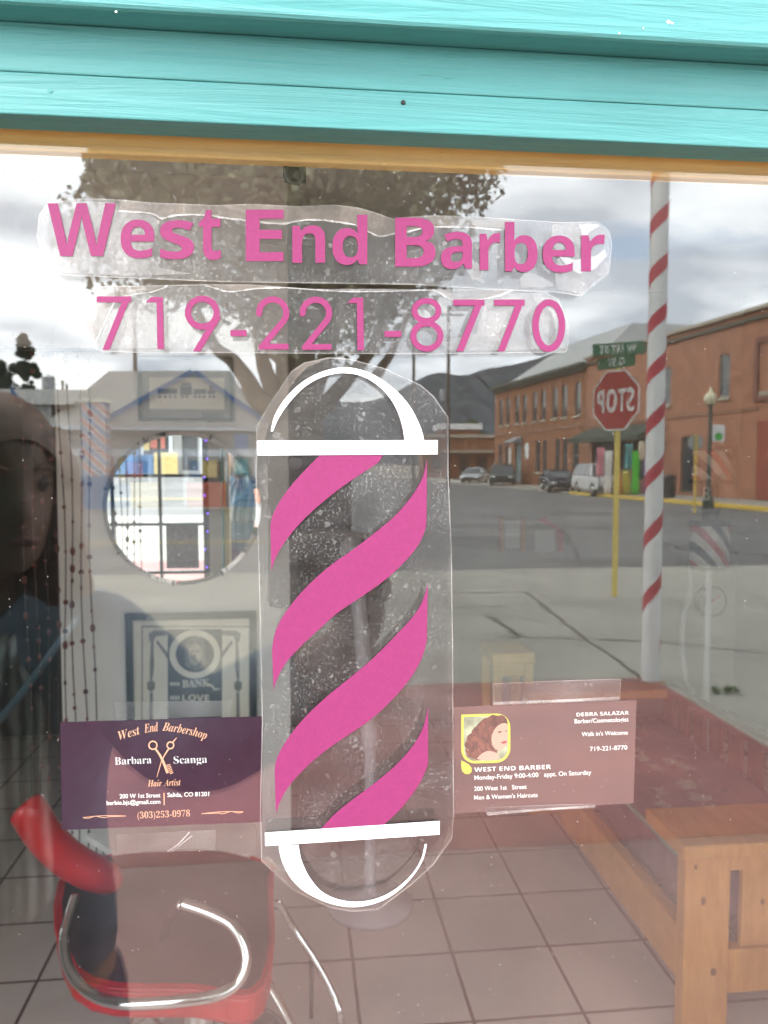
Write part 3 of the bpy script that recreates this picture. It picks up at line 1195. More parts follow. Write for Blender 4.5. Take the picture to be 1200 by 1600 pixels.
arc_o = [(423, 674), (428, 652), (440, 630), (456, 611), (475, 595), (497, 583), (520, 576), (540, 574), (562, 577), (585, 586), (605, 599), (625, 616), (642, 637), (654, 660), (660, 676), (662.5, 687.5)]
arc_i = [(632, 687.5), (629, 668), (622, 645), (612, 626), (598, 609), (580, 595), (560, 586), (538, 583), (518, 585), (497, 592), (478, 603), (461, 619), (446, 637), (434, 656), (428, 670), (426.5, 674)]
bot_o = [(435.4, 1321.5), (439, 1341), (452, 1369), (473, 1391), (505, 1408), (534, 1416), (560, 1417), (591, 1410), (620, 1394), (646, 1368), (661.6, 1342), (667, 1318.6)]
bot_i = [(663.6, 1319), (658, 1342), (643, 1366.6), (617, 1389.6), (588, 1404), (557, 1409), (528, 1405), (502, 1392.5), (482, 1368), (470.5, 1342), (466.5, 1320)]


def sm(p, n_=4):
    return [(q_[0], q_[1]) for q_ in spline([(a, b, 0) for a, b in p], n_)]


def ribbon(mb, A, B, y, nn=40):
    """flat band between two measured edges"""
    def res(Pp):
        Pp = [Vector(p) for p in sm(Pp)]
        Ls = [0]
        for a, b in zip(Pp[:-1], Pp[1:]):
            Ls.append(Ls[-1] + (b - a).length)
        o_ = []
        for k in range(nn + 1):
            t = Ls[-1] * k / nn
            i = min(max(np.searchsorted(Ls, t) - 1, 0), len(Pp) - 2)
            u = (t - Ls[i]) / max(Ls[i + 1] - Ls[i], 1e-9)
            o_.append(Pp[i].lerp(Pp[i + 1], min(1, u)))
        return o_
    a, b = res(A), res(B)
    for k in range(nn):
        mb.poly(onpane([a[k], a[k + 1], b[k + 1], b[k]], y))
    return mb


obj('dome', ribbon(MB(), arc_o, arc_i[::-1], YL), M_white, d3)
obj('dome', ribbon(MB(), bot_o, bot_i[::-1], YL), M_white, d3)
obj('cap_bar', MB().poly(onpane([(401.5, 688.6), (684, 687.7), (684, 709.8), (402, 711.6)], YT)), M_white, d3)
obj('cap_bar', MB().poly(onpane([(413.9, 1301), (687, 1282.7), (687, 1304), (414.4, 1322)], YT)), M_white, d3)
stripes = [
    ([(500, 711), (476, 735), (453, 761), (433, 790), (424.5, 810), (422.5, 822)], [(598, 711), (591, 722.5), (568, 738), (534, 761), (496, 791.5), (467.6, 819), (444.6, 847.5), (430, 873), (424, 893)]),
    ([(667, 718), (660, 747), (643, 776), (617, 806), (585, 833), (551, 859), (516.5, 883.5), (485, 911), (459, 939.5), (439, 968), (429, 991), (425, 1014.5)], [(666.5, 810), (664.5, 827.4), (654.4, 850.4), (634, 876), (603, 905), (562.5, 934), (528, 957), (499, 983), (473, 1007), (447.5, 1034.6), (433, 1060.5), (427.4, 1077.7)]),
    ([(668.5, 912), (660, 939.5), (646, 962.5), (620, 991), (608.5, 1003), (580, 1031), (545, 1060.5), (511, 1088), (479, 1118), (456, 1145), (439, 1171), (431.7, 1187), (429, 1201)], [(667, 1000), (660, 1026), (643, 1057.6), (614, 1092), (580, 1123.7), (542, 1149.6), (505, 1175.5), (473, 1204), (450.4, 1230), (437.4, 1253), (431, 1272)]),
    ([(669, 1103), (661.6, 1135), (646, 1164), (620, 1194), (588, 1221.5), (554, 1247), (525, 1270), (500.7, 1296)], [(669, 1192.7), (660, 1215.7), (646, 1238.7), (623, 1267.4), (598, 1290)]),
]
for a, b in stripes:
    obj('stripe', ribbon(MB(), a, b, YL), M_pink, d3)

# ================================================================== CARDS BEHIND THE GLASS
YC, YCT, YTP = 0.0042, 0.00385, 0.00345


def card(name, label, corners, m):
    c = thing(name, label, 'business card', G((corners[2][0] + corners[3][0]) / 2, (corners[2][1] + corners[3][1]) / 2, YC))
    f_ = onpane(corners, YC)
    obj('card_stock', MB().prism(f_, (0, 0.0004, 0)), m, c)
    return c


M_plum = mat('plum_print', (0.037, 0.010, 0.026), 0.35, var=0.15, scale=120)
M_mauve = mat('mauve_print', (0.118, 0.070, 0.066), 0.3, var=0.08, scale=30)
M_gold = mat('peach_print', (0.80, 0.42, 0.26), 0.6, var=0.05)
M_print = mat('white_print', (0.88, 0.87, 0.85), 0.6, var=0.03)
M_lime = mat('lime_print', (0.55, 0.52, 0.07), 0.6, var=0.05)
M_tape = filmmat('clear_tape', 0.06, 0.03, (0.55, 0.52, 0.50), grain=0.05, rough=0.3, dark=0.9)
pc = lambda x, y: G(x, y, YCT)

c1 = card('business_card', 'dark plum business card with peach scissors and West End Barbershop lettering', [(94, 1128.5), (410, 1119.5), (409.5, 1284.5), (97, 1297)], M_plum)
m1 = MB()
for part, p0, p1, up in (('West', (187, 1156.5), (220, 1146.5), 0), ('End', (226, 1145), (248, 1142), 0), ('Barbershop', (253, 1141.5), (322, 1155.5), 3.2)):
    textline(m1, part, p0, p1, 13.5 if part != 'Barbershop' else 13, pc, script, -0.006, arch=up * 0.7)
textline(m1, 'Hair', (231, 1229), (253, 1228.4), 10, pc, script, -0.006)
textline(m1, 'Artist', (256, 1228.2), (282.6, 1227), 10, pc, script, -0.006)
textline(m1, '(303)253-0978', (215, 1279), (297, 1275.5), 10, pc, serif, -0.012)
obj('peach_lettering', m1, M_gold, c1, fix=False)
m2 = MB()
textline(m2, 'Barbara', (179.7, 1195), (236.7, 1192.6), 11.5, pc, serif, -0.012)
textline(m2, 'Scanga', (271.5, 1193.2), (323.5, 1191.6), 11.5, pc, serif, -0.012)
textline(m2, '200 W 1st Street', (187, 1247.5), (250.6, 1245.6), 6.4, pc, None, 0.012)
textline(m2, 'Salida, CO 81201', (261.7, 1245.3), (326.6, 1243.6), 6.4, pc, None, 0.012)
textline(m2, 'barbie.bjs@gmail.com', (166.7, 1257.8), (250.6, 1255.6), 6.4, pc, None, 0.012)
obj('white_lettering', m2, M_print, c1, fix=False)


def flatpath(mb, pts, w, place, taper=None):
    P = [Vector((p[0], p[1])) for p in pts]
    n_ = len(P)
    A, B = [], []
    for i in range(n_):
        d = (P[min(i + 1, n_ - 1)] - P[max(i - 1, 0)])
        d.normalize()
        ww = (w if taper is None else w + (taper - w) * i / (n_ - 1)) / 2
        nn = Vector((-d.y, d.x)) * ww
        A.append(P[i] + nn)
        B.append(P[i] - nn)
    for i in range(n_ - 1):
        mb.poly([place(*A[i]), place(*A[i + 1]), place(*B[i + 1]), place(*B[i])])


def circ(cx_, cy_, r_, a0=0, a1=360, st=15):
    return [(cx_ + r_ * math.cos(R(a)), cy_ + r_ * math.sin(R(a))) for a in range(a0, a1 + 1, st)]


m3 = MB()
flatpath(m3, circ(239, 1164.5, 6.3), 2.0, pc)
flatpath(m3, circ(266.3, 1164.5, 5.2), 2.0, pc)
flatpath(m3, [(270, 1160), (273, 1156), (276.5, 1152.5)], 2.2, pc, 0.8)
flatpath(m3, [(243, 1170), (250, 1180), (255, 1190), (262, 1208)], 2.6, pc, 4.2)
pc2 = lambda x, y: G(x, y, YCT - 0.00004)
flatpath(m3, [(263.6, 1170), (257, 1180), (252, 1190), (246, 1211), (245, 1214.5)], 2.4, pc2, 0.5)
for k in range(6):
    flatpath(m3, [(260 + k * 1.1, 1196 + k * 2.6), (266.2 + k * 0.9, 1194.4 + k * 2.5)], 1.4, pc2)
flatpath(m3, [(256.2, 1239), (256.6, 1258)], 1.5, pc)
for xa, xb, ya, yb, fl in ((129.7, 196.8, 1277.5, 1275, 0), (315, 380, 1271.5, 1268.5, 1)):
    n_ = 24
    pts = []
    for i in range(n_ + 1):
        t = i / n_
        s_ = t if not fl else 1 - t
        wob = 1.4 * math.sin(s_ * 16) if s_ < 0.55 else 0
        pts.append((xa + (xb - xa) * t, ya + (yb - ya) * t + wob))
    flatpath(m3, pts, 1.0, pc)
    pts2 = [(xa + (xb - xa) * i / n_, ya + (yb - ya) * i / n_ - 3.2 * math.sin(PI * min(1, (i / n_ if fl == 0 else 1 - i / n_) * 1.0)) * (0.55)) for i in range(n_ + 1)]
    flatpath(m3, pts2, 1.0, pc2)
obj('scissors_emblem', m3, M_gold, c1, fix=False)

c2_ = card('business_card', 'mauve business card with a portrait and Debra Salazar printed in white', [(709, 1105), (994.5, 1094.5), (990, 1255), (711, 1271)], M_mauve)
m1 = MB()
textline(m1, 'DEBRA SALAZAR', (901, 1119.5), (982.4, 1116.5), 5.8, pc, bold, -0.01)
textline(m1, 'Barber/Cosmetologist', (898, 1130.3), (982.4, 1127.2), 6.6, pc, None, 0.008)
textline(m1, "Walk in's Welcome", (909, 1150.5), (981, 1147.6), 6.4, pc, None, 0.008)
textline(m1, '719-221-8770', (922, 1173.6), (980.3, 1171.0), 6.6, pc, None, 0.008)
textline(m1, 'WEST END BARBER', (741.4, 1206), (861, 1201.5), 6.8, pc, bold, -0.01)
textline(m1, 'Monday-Friday 9:00-4:00   appt. On Saturday', (741.4, 1218.6), (924, 1210), 6.8, pc, None, 0.008)
textline(m1, '200 West 1st   Street', (741, 1235.8), (823, 1232.4), 6.6, pc, None, 0.008)
textline(m1, "Men & Women's Haircuts", (741, 1249.6), (840, 1245.2), 6.6, pc, None, 0.008)
obj('white_lettering', m1, M_print, c2_, fix=False)


def rsq(x0, y0, x1, y1, r_, sharp_tl=True, sl=-0.03):
    pts = []
    for (cx_, cy_, a0) in ((x1 - r_, y0 + r_, -90), (x1 - r_, y1 - r_, 0), (x0 + r_, y1 - r_, 90)):
        for a in range(0, 91, 15):
            pts.append((cx_ + r_ * math.cos(R(a0 + a)), cy_ + r_ * math.sin(R(a0 + a))))
    pts.append((x0, y0))
    return [(x, y + (x - x0) * sl) for x, y in pts]


oa, ob = rsq(720.6, 1116.5, 797.5, 1193.5, 22), rsq(724.6, 1120.3, 793.6, 1189.6, 18.5)
m2 = MB()
for i in range(len(oa)):
    k = (i + 1) % len(oa)
    m2.poly([pc(*oa[i]), pc(*oa[k]), pc(*ob[k]), pc(*ob[i])])
m2.poly([pc(*p) for p in [(720.5, 1188), (727, 1191), (733, 1195), (737, 1200), (737, 1206), (733, 1209.5), (727, 1209.5), (722, 1205), (720.5, 1197)]])
obj('lime_border', m2, M_lime, c2_, fix=False)
pm = MB().poly([pc(*p) for p in ob])
port = obj('portrait_print', pm, mat('portrait_ground', (0.32, 0.36, 0.24), 0.6, var=0.6, scale=120), c2_, fix=False)


def pshape(name, pts, m, k):
    f2 = lambda x, y: G(x, y, YCT - 0.00004 * k)
    obj(name, MB().poly([f2(*p) for p in pts]), m, port, fix=False)


hair_p = sm([(727, 1172), (727, 1160), (733, 1148), (741, 1138), (750, 1128), (762, 1120), (775, 1117), (787, 1119), (791.5, 1124), (792.6, 1142), (785, 1160), (776, 1176), (768, 1186), (760, 1187), (740, 1186), (730, 1181)], 3)
hair_p = [(x + 1.2 * math.sin(i * 2.1), y + 1.2 * math.cos(i * 1.7)) for i, (x, y) in enumerate(hair_p)]
pshape('hair_print', hair_p, mat('brown_hair_print', (0.10, 0.035, 0.022), 0.6, var=0.5, scale=260), 1)
cur = MB()
fq = lambda x, y: G(x, y, YCT - 0.00006)
for i in range(46):
    x0, y0 = random.uniform(730, 768), random.uniform(1122, 1182)
    if not inside(hair_p, x0, y0):
        continue
    flatpath(cur, [(x0 + 2.2 * math.sin(k * 1.3 + i), y0 + k * 1.5) for k in range(6)], 0.7, fq)
obj('curl_print', cur, mat('auburn_print', (0.26, 0.09, 0.05), 0.6), port, fix=False)
pshape('skin_print', sm([(745, 1186), (752, 1178), (762, 1173.5), (772, 1175), (780, 1180), (776, 1187), (760, 1189)], 3), mat('skin_print', (0.52, 0.32, 0.24), 0.6, var=0.08), 2)
pshape('face_print', sm([(769, 1164), (768, 1152), (772, 1141), (779, 1133), (787, 1130), (792.5, 1133), (792.8, 1160), (789, 1167), (782, 1172), (774, 1171)], 3), mat('skin_print', (0.52, 0.32, 0.24)), 3)
pshape('lip_print', [(782, 1160), (787, 1158), (792, 1157.5), (792, 1160), (787, 1162.5)], mat('lip_print', (0.35, 0.05, 0.05), 0.6), 4)
pshape('eye_print', [(777, 1144), (781, 1142), (785, 1143), (781, 1145.4)], mat('brown_hair_print', (0.1, 0.035, 0.022)), 4)
pshape('eye_print', [(788.5, 1142), (792, 1141), (792, 1143.5)], mat('brown_hair_print', (0.1, 0.035, 0.022)), 4)

# tape that holds the cards to the glass
tp = [('crinkled clear tape above the plum business card', [(178, 1097), (270, 1096), (362, 1095), (361, 1118), (270, 1121.5), (180, 1124.5)]),
      ('clear tape strip with folds below the plum business card', [(181, 1304), (290, 1299), (337, 1297), (336, 1328), (260, 1331), (182, 1334)]),
      ('wide clear tape with bubbles above the mauve business card', [(770, 1068), (900, 1063), (970, 1061), (968, 1092), (968, 1094), (771, 1101.5)]),
      ('narrow clear tape edge under the mauve business card', [(758, 1262), (850, 1258), (930, 1256.5), (930, 1262), (850, 1266), (762, 1274)])]
for k, (lab, pts) in enumerate(tp):
    t = thing('tape_strip', lab, 'tape', G(pts[-1][0], pts[-1][1], YTP), 'tape strips holding the cards')
    obj('film', MB().prism(onpane(pts, YTP), (0, 0.00006, 0)), M_tape, t)
    obj('edge_highlight', strip_edge(pts, 1.1, YTP - 0.0001), M_edge if k > 1 else M_tape, t)
    if k == 2:
        tag(obj('air_bubble', bubbles(pts, 26, YTP - 0.0002, 0.6, 4.2), M_bubble, t), kind='stuff')
        obj('fold', MB().poly(onpane([(772, 1097), (900, 1092), (967, 1088), (968, 1093), (771, 1101)], YTP - 0.00015)), M_crease, t)
    if k == 3:
        obj('fold', MB().poly(onpane([(760, 1269), (850, 1263), (929, 1258), (930, 1261), (850, 1266), (762, 1274)], YTP - 0.00015)), M_crease, t)
    if k == 1:
        f_ = MB()
        flatpath(f_, [(262, 1331), (280, 1318), (296, 1300)], 2.0, lambda x, y: G(x, y, YTP - 0.00015))
        flatpath(f_, [(268, 1331), (300, 1306)], 1.2, lambda x, y: G(x, y, YTP - 0.00016))
        obj('fold', f_, M_crease, t)
# ================================================================== INSIDE THE SHOP
WY = 2.80                                     # the plaster wall with the mirror
XC = -0.028                                   # where it ends and the passage begins
M_tile = brickmat('floor_tile', (0.66, 0.565, 0.52), (0.74, 0.62, 0.565), (0.14, 0.06, 0.05), 0.337, 0.337, 0.0055, 'xy', 0.32, 0.0, (0.178, 2.2), bump=0.2)
tag(obj('floor', MB().box((-3.2, 0.143, -0.06), (3.0, 7.0, -0.002)), M_tile), kind='structure')
tag(obj('ceiling', MB().box((-3.2, 0.143, 2.75), (3.0, 7.0, 2.85)), M_ceiling), kind='structure')
wl = thing('partition_wall', 'pale plaster wall carrying the round mirror and the pictures', 'wall', (-1.6, WY, 0))
XD = G(90, 800, WY).x
obj('wall', MB().box((XD, WY, 0.0), (XC, WY + 0.12, 2.749)), M_wall, wl)
obj('lintel', MB().box((-3.2, WY, 2.1), (XD - 0.001, WY + 0.12, 2.749)), M_wall, wl)
wl2 = thing('back_wall', 'dim brown grey wall at the far end of the shop', 'wall', (0, 4.6, 0))
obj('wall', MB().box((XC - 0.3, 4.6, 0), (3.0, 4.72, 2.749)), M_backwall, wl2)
M_roomshade = mat('unlit_room_shade', (0.055, 0.045, 0.04), 0.9)  # near-black wall colour stands in for the shade of the unlit room
obj('wall', MB().box((-3.2, 4.6, 0), (XC - 0.3005, 4.72, 2.749)), M_roomshade, wl2)
wl3 = thing('side_wall', 'plain side wall of the shop right of the wooden couch', 'wall', (2.9, 2.5, 0))
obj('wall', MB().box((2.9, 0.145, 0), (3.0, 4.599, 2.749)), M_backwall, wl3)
wl4 = thing('side_wall', 'plain plaster side wall left of the bead curtain', 'wall', (-3.2, 1.4, 0))
obj('wall', MB().box((-3.2, 0.145, 0), (-3.08, WY - 0.001, 2.749)), M_wall, wl4)
obj('wall', MB().box((-3.2, WY + 0.121, 0), (-3.08, 4.599, 2.749)), M_roomshade, wl4)
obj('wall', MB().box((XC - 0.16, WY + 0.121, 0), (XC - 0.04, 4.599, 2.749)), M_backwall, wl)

# round mirror
mc = G(286, 794, WY)
MRr = 118 / FPX * (WY + 0.37)
mi = thing('round_mirror', 'round frameless wall mirror bright with the daylight outside', 'mirror', (mc.x, WY, mc.z))
M_mirror = mat('mirror_silver', (0.92, 0.93, 0.92), 0.0, 1.0, var=0.01)
obj('mirror_glass', MB().lathe((mc.x, WY - 0.012, mc.z), [(MRr - 0.018, 0), (MRr - 0.018, 0.004)], 96, 'y'), M_mirror, mi)
be = MB()
n_ = 96
for k in range(n_):
    a, b = 2 * PI * k / n_, 2 * PI * (k + 1) / n_
    p = lambda r_, t, y: (mc.x + r_ * math.cos(t), y, mc.z + r_ * math.sin(t))
    be.poly([p(MRr - 0.018, a, WY - 0.012), p(MRr - 0.018, b, WY - 0.012), p(MRr, b, WY - 0.007), p(MRr, a, WY - 0.007)])
    be.poly([p(MRr, a, WY - 0.007), p(MRr, b, WY - 0.007), p(MRr, b, WY - 0.001), p(MRr, a, WY - 0.001)])
obj('bevel_rim', be, M_mirror, mi, fix=False)
cl = MB()
for a in (20, 68, 118, 165, 215, 262, 300, 340):
    t = R(a)
    cl.tube([(mc.x + (MRr + 0.004) * math.cos(t), WY - 0.001, mc.z + (MRr + 0.004) * math.sin(t)), (mc.x + (MRr + 0.002) * math.cos(t), WY - 0.014, mc.z + (MRr + 0.002) * math.sin(t)), (mc.x + (MRr - 0.012) * math.cos(t), WY - 0.016, mc.z + (MRr - 0.012) * math.sin(t))], 0.004, 6)
parts('clip', cl, M_black, mi)


def frame(name, label, cat, x0, y0, x1, y1, w, m, y=WY, deep=0.025):
    """picture frame between measured corners on the wall"""
    a, b = G(x0, y0, y), G(x1, y1, y)
    xa, xb, za, zb = a.x, b.x, b.z, a.z
    t = thing(name, label, cat, ((xa + xb) / 2, y, za))
    f_ = MB()
    f_.box((xa, y - deep, za), (xa + w, y - 0.001, zb)).box((xb - w, y - deep, za), (xb, y - 0.001, zb))
    f_.box((xa + w, y - deep, za), (xb - w, y - 0.001, za + w)).box((xa + w, y - deep, zb - w), (xb - w, y - 0.001, zb))
    obj('frame', f_, m, t)
    return t, xa + w, xb - w, za + w, zb - w


# train picture
t, xa, xb, za, zb = frame('train_picture', 'small framed print of a steam locomotive above the round mirror', 'picture', 216, 556, 366, 659, 0.012, M_black)
obj('backing', MB().box((xa, WY - 0.012, za), (xb, WY - 0.004, zb)), mat('grey_mount', (0.26, 0.25, 0.24), 0.8), t)
a, b = G(234, 590, WY), G(351, 640, WY)
mt = obj('print', MB().box((a.x, WY - 0.0155, b.z), (b.x, WY - 0.0125, a.z)), M_cream, t)
tm = MB()
pw = lambda x, y: G(x, y, WY - 0.0162)
for x0, y0, x1, y1 in ((246, 607, 277, 616), (281, 603, 300, 617), (302, 608, 322, 616), (324, 610, 336, 616), (284, 598, 298, 602.4), (328, 603, 331, 609.5)):
    tm.poly([pw(x0, y0), pw(x1, y0 - 0.3), pw(x1, y1 - 0.3), pw(x0, y1)])
for x in (250, 258, 266, 274, 285, 292, 305, 312, 319, 328, 334):
    tm.poly([pw(*c) for c in circ(x, 619.6, 2.6, 0, 330, 30)])
obj('engine_drawing', tm, mat('print_ink', (0.05, 0.05, 0.045), 0.8), mt)
tm = MB()
pw = lambda x, y: G(x, y, WY - 0.0135)
for yy, x0, x1 in ((646, 316, 349), (650, 316, 349), (654, 318, 347)):
    for x in np.arange(x0, x1, 4.2):
        tm.poly([pw(x, yy), pw(x + 3.0, yy), pw(x + 3.0, yy + 2.2), pw(x, yy + 2.2)])
obj('caption', tm, mat('print_ink', (0.05, 0.05, 0.045)), t)

for c_ in mi.children:
    for v_ in c_.data.vertices:
        v_.co.y -= v_.co.z * 0.018 + 0.006
    c_.data.update()

# black framed poster
t, xa, xb, za, zb = frame('poster', 'black framed black and white poster with a round medallion below the mirror', 'poster', 197, 958, 403, 1235, 0.026, M_black)
obj('paper', MB().box((xa, WY - 0.012, za), (xb, WY - 0.004, zb)), M_cream, t)
pw = lambda x, y: G(x, y, WY - 0.0128)
ink = mat('print_ink', (0.05, 0.05, 0.045))
grey_ink = mat('grey_ink', (0.19, 0.18, 0.16), 0.8, var=0.3, scale=60)
bd = MB()
for q in ([(221, 978), (391, 978), (391, 980), (221, 980)], [(221, 980), (223, 980), (223, 1230), (221, 1230)], [(389, 980), (391, 980), (391, 1230), (389, 1230)]):
    bd.poly([pw(*c) for c in q])
obj('border_line', bd, grey_ink, t, fix=False)
obj('panel', MB().poly([pw(262, 983), pw(347, 983), pw(347, 1212), pw(262, 1212)]), ink, t)
pw = lambda x, y: G(x, y, WY - 0.0134)
rg = MB()
for k in range(36):
    a, b = k * 10, k * 10 + 10
    q = [(304.5 + 40 * math.cos(R(a)), 1022 + 38 * math.sin(R(a))), (304.5 + 40 * math.cos(R(b)), 1022 + 38 * math.sin(R(b))), (304.5 + 30 * math.cos(R(b)), 1022 + 28.5 * math.sin(R(b))), (304.5 + 30 * math.cos(R(a)), 1022 + 28.5 * math.sin(R(a)))]
    rg.poly([pw(*c) for c in q])
obj('ring', rg, M_cream, t)
bu = MB().poly([pw(*c) for c in sm([(290, 1040), (289, 1020), (291, 1004), (298, 996), (306, 994), (315, 997), (320, 1006), (321, 1022), (320, 1040), (312, 1046), (304, 1048), (296, 1045)], 3)])
obj('bust', bu, grey_ink, t)
pw = lambda x, y: G(x, y, WY - 0.0140)
fc = MB().poly([pw(*c) for c in sm([(296, 1010), (304, 1005), (313, 1010), (316, 1022), (312, 1034), (304, 1040), (297, 1034), (294, 1022)], 3)])
obj('face', fc, mat('pale_ink', (0.42, 0.40, 0.34), 0.8, var=0.4, scale=70), t)
fe = MB()
for q in ([(297, 1018), (303, 1016), (303, 1019)], [(307, 1016), (313, 1018), (307, 1019)], [(301, 1031), (308, 1031), (304, 1033)], [(304, 1020), (306, 1027), (302.6, 1027)]):
    fe.poly([G(c[0], c[1], WY - 0.0146) for c in q])
obj('features', fe, ink, t)
tx = MB()
pl3 = lambda x, y: G(x, y, WY - 0.0140)
textline(tx, 'BANK', (285, 1074), (328, 1072), 11, pl3, serif, 0.01)
textline(tx, 'LOVE', (285, 1095), (327, 1095), 9.5, pl3, bold)
for x in (266, 270, 274, 278):
    tx.poly([pl3(x, 1066), pl3(x + 2.4, 1066), pl3(x + 2.4, 1071), pl3(x, 1071)])
    tx.poly([pl3(x, 1087), pl3(x + 2.4, 1087), pl3(x + 2.4, 1093), pl3(x, 1093)])
flatpath(tx, sm([(322, 1069), (330, 1071), (336, 1077), (343, 1076)], 4), 3.6, pl3, 1.5)
obj('lettering', tx, M_cream, t, fix=False)
for sgn in (1, -1):
    bo = MB()
    X = lambda x: x if sgn == 1 else 608 - x
    pk_ = lambda x, y: G(X(x), y, WY - 0.0128)
    for poly_ in ([(232, 990), (240, 985), (262, 985), (262, 992), (243, 994), (240, 1003), (234, 1003)], [(236, 1003), (240, 1003), (240, 1020), (241, 1042), (238, 1062), (234, 1062), (234, 1035)], [(230, 1066), (236, 1062), (242, 1066), (242, 1076), (236, 1082), (230, 1076)], [(234, 1082), (239, 1082), (239, 1130), (238, 1190), (234, 1190), (233, 1130)], [(246, 1000), (262, 1020), (262, 1030), (244, 1004)]):
        q = [pk_(*c) for c in poly_]
        bo.poly(q if sgn == 1 else q[::-1])
    parts('bone_column', bo, grey_ink, t, fix=False)

# bead curtain
bc = thing('bead_curtain', 'hanging bead curtain of thin strings with dark and red beads at the left', 'bead curtain', (-0.95, 2.3, 0))
BY = 2.35
M_string = mat('dark_thread', (0.05, 0.035, 0.03), 0.7)
M_bead = mat('red_brown_bead', (0.13, 0.035, 0.028), 0.3, var=0.7, scale=11)
ct = G(100, 560, BY)
zt = 2.02
xl, xr = G(38, 800, BY).x, G(148, 800, BY).x
obj('rod', MB().tube([(xl - 0.05, BY, zt), (xr + 0.03, BY, zt)], 0.008, 10), M_string, bc)
k = 0
x = xl
while x < xr + 0.001:
    s_ = MB()
    zb = 0.25 + 0.12 * random.random()
    zs = np.linspace(zt, zb, 14)
    s_.tube([(x + 0.006 * math.sin(i * 0.8 + k), BY + 0.004 * math.sin(i + k), z) for i, z in enumerate(zs)], 0.0022, 5)
    so = obj('strand', s_, M_string, bc, smooth=True)
    s2 = MB()
    z = zt - 0.1 * random.random()
    while z > zb:
        r_ = random.choice((0.0045, 0.0055, 0.007, 0.009))
        s2.sphere((x + 0.006 * math.sin((zt - z) / (zt - zb) * 13 * 0.8 + k), BY, z), r_, 5, (1, 1, random.choice((1, 1, 1.7))))
        z -= random.choice((0.05, 0.075, 0.11, 0.16)) * random.uniform(0.7, 1.3)
    obj('bead', s2, M_bead, so, smooth=True)
    x += random.uniform(0.024, 0.034)
    k += 1

# red vinyl salon chair
ch = thing('salon_chair', 'red vinyl salon chair with bent chrome arm tubes on a round base', 'chair', (-0.42, 1.7, 0))
st = [V(108, 1352, 2.38), V(300, 1322, 2.48), V(416, 1342, 2.42), V(424, 1375, 2.33), V(414, 1532, 1.83), V(300, 1540, 1.80), V(112, 1512, 1.84)]
zs_ = 0.455
seat_out = []
for p in st:
    d = (p - CAMP)
    seat_out.append(CAMP + d * ((zs_ - CAMP.z) / d.z))
seat_pts = spline(seat_out, 5, closed=True)
sb = MB().prism([Vector((p.x, p.y, zs_ - 0.085)) for p in seat_pts], (0, 0, 0.078))
seat = obj('seat', sb, M_red, ch, smooth=False, bevel=0.016)
cen = sum(seat_pts, Vector()) / len(seat_pts)
tp_ = MB()
ring1 = [Vector((p.x, p.y, zs_ - 0.006)).lerp(Vector((cen.x, cen.y, zs_ - 0.006)), 0.05) for p in seat_pts]
ring2 = [Vector((p.x, p.y, zs_ + 0.012)).lerp(Vector((cen.x, cen.y, zs_ + 0.012)), 0.14) for p in seat_pts]
ring3 = [Vector((p.x, p.y, zs_ + 0.020)).lerp(Vector((cen.x, cen.y, zs_ + 0.020)), 0.5) for p in seat_pts]
m_ = len(seat_pts)
tp_.v = ring1 + ring2 + ring3
for r0 in (0, 1):
    for i in range(m_):
        tp_.f.append((r0 * m_ + i, r0 * m_ + (i + 1) % m_, (r0 + 1) * m_ + (i + 1) % m_, (r0 + 1) * m_ + i))
tp_.f.append(tuple(2 * m_ + i for i in range(m_)))
obj('seat_top', tp_, M_maroon, ch, smooth=True)
arm = [V(36, 1258, 2.0), V(48, 1272, 2.0), V(70, 1306, 2.02), V(104, 1340, 2.05), V(146, 1364, 2.09), V(186, 1380, 2.14)]
arm = spline(arm, 6)
obj('arm_pad', MB().tube(arm, [0.022, 0.034, 0.042] + [0.046] * (len(arm) - 9) + [0.044, 0.042, 0.039, 0.035, 0.028, 0.015], 16), M_red, ch, smooth=True)
loop = [V(284, 1412, 1.86), V(330, 1428, 1.84), V(366, 1450, 1.82), V(384, 1492, 1.8), V(374, 1532, 1.78), V(335, 1556, 1.76), V(262, 1566, 1.75), V(190, 1568, 1.76), V(140, 1552, 1.8), V(108, 1515, 1.84), V(100, 1470, 1.9), V(108, 1430, 1.96), V(118, 1400, 2.0)]
obj('arm_tube', MB().tube(spline(loop, 8), 0.0125, 12), M_chrome, ch, smooth=True)
lg = [V(433, 1404, 2.4), V(462, 1455, 2.4), V(492, 1500, 2.38), V(520, 1552, 2.36), V(531, 1582, 2.34), V(532, 1610, 2.34)]
obj('rear_leg', MB().tube(spline(lg, 6), 0.0105, 10), M_chrome, ch, smooth=True)
lg = [V(418, 1532, 2.1), V(436, 1562, 2.1), V(458, 1604, 2.1), V(476, 1640, 2.1)]
obj('front_leg', MB().tube(spline(lg, 6), 0.0105, 10), M_chrome, ch, smooth=True)
obj('stay', MB().tube([V(487, 1496, 2.385), V(486, 1600, 2.385), V(485, 1680, 2.4)], 0.006, 8), M_black, ch, smooth=True)
bp_ = Vector((cen.x + 0.02, cen.y - 0.02, 0))
obj('pedestal', MB().lathe(bp_, [(0.27, 0.0), (0.27, 0.02), (0.24, 0.035), (0.06, 0.06), (0.045, 0.10), (0.04, 0.25), (0.05, 0.369)], 32), M_chrome, ch, smooth=True)
sm_ = [Vector((p.x, p.y, zs_ - 0.012)).lerp(Vector((cen.x, cen.y, zs_ - 0.012)), 0.004) for p in seat_pts]
obj('seam', MB().tube(sm_ + [sm_[0]], 0.006, 8), M_red, seat, smooth=True)
obj('arm_bracket', MB().tube(spline([V(284, 1412, 1.86), V(262, 1440, 1.95), V(250, 1480, 2.0)], 6), 0.011, 10), M_chrome, ch, smooth=True)
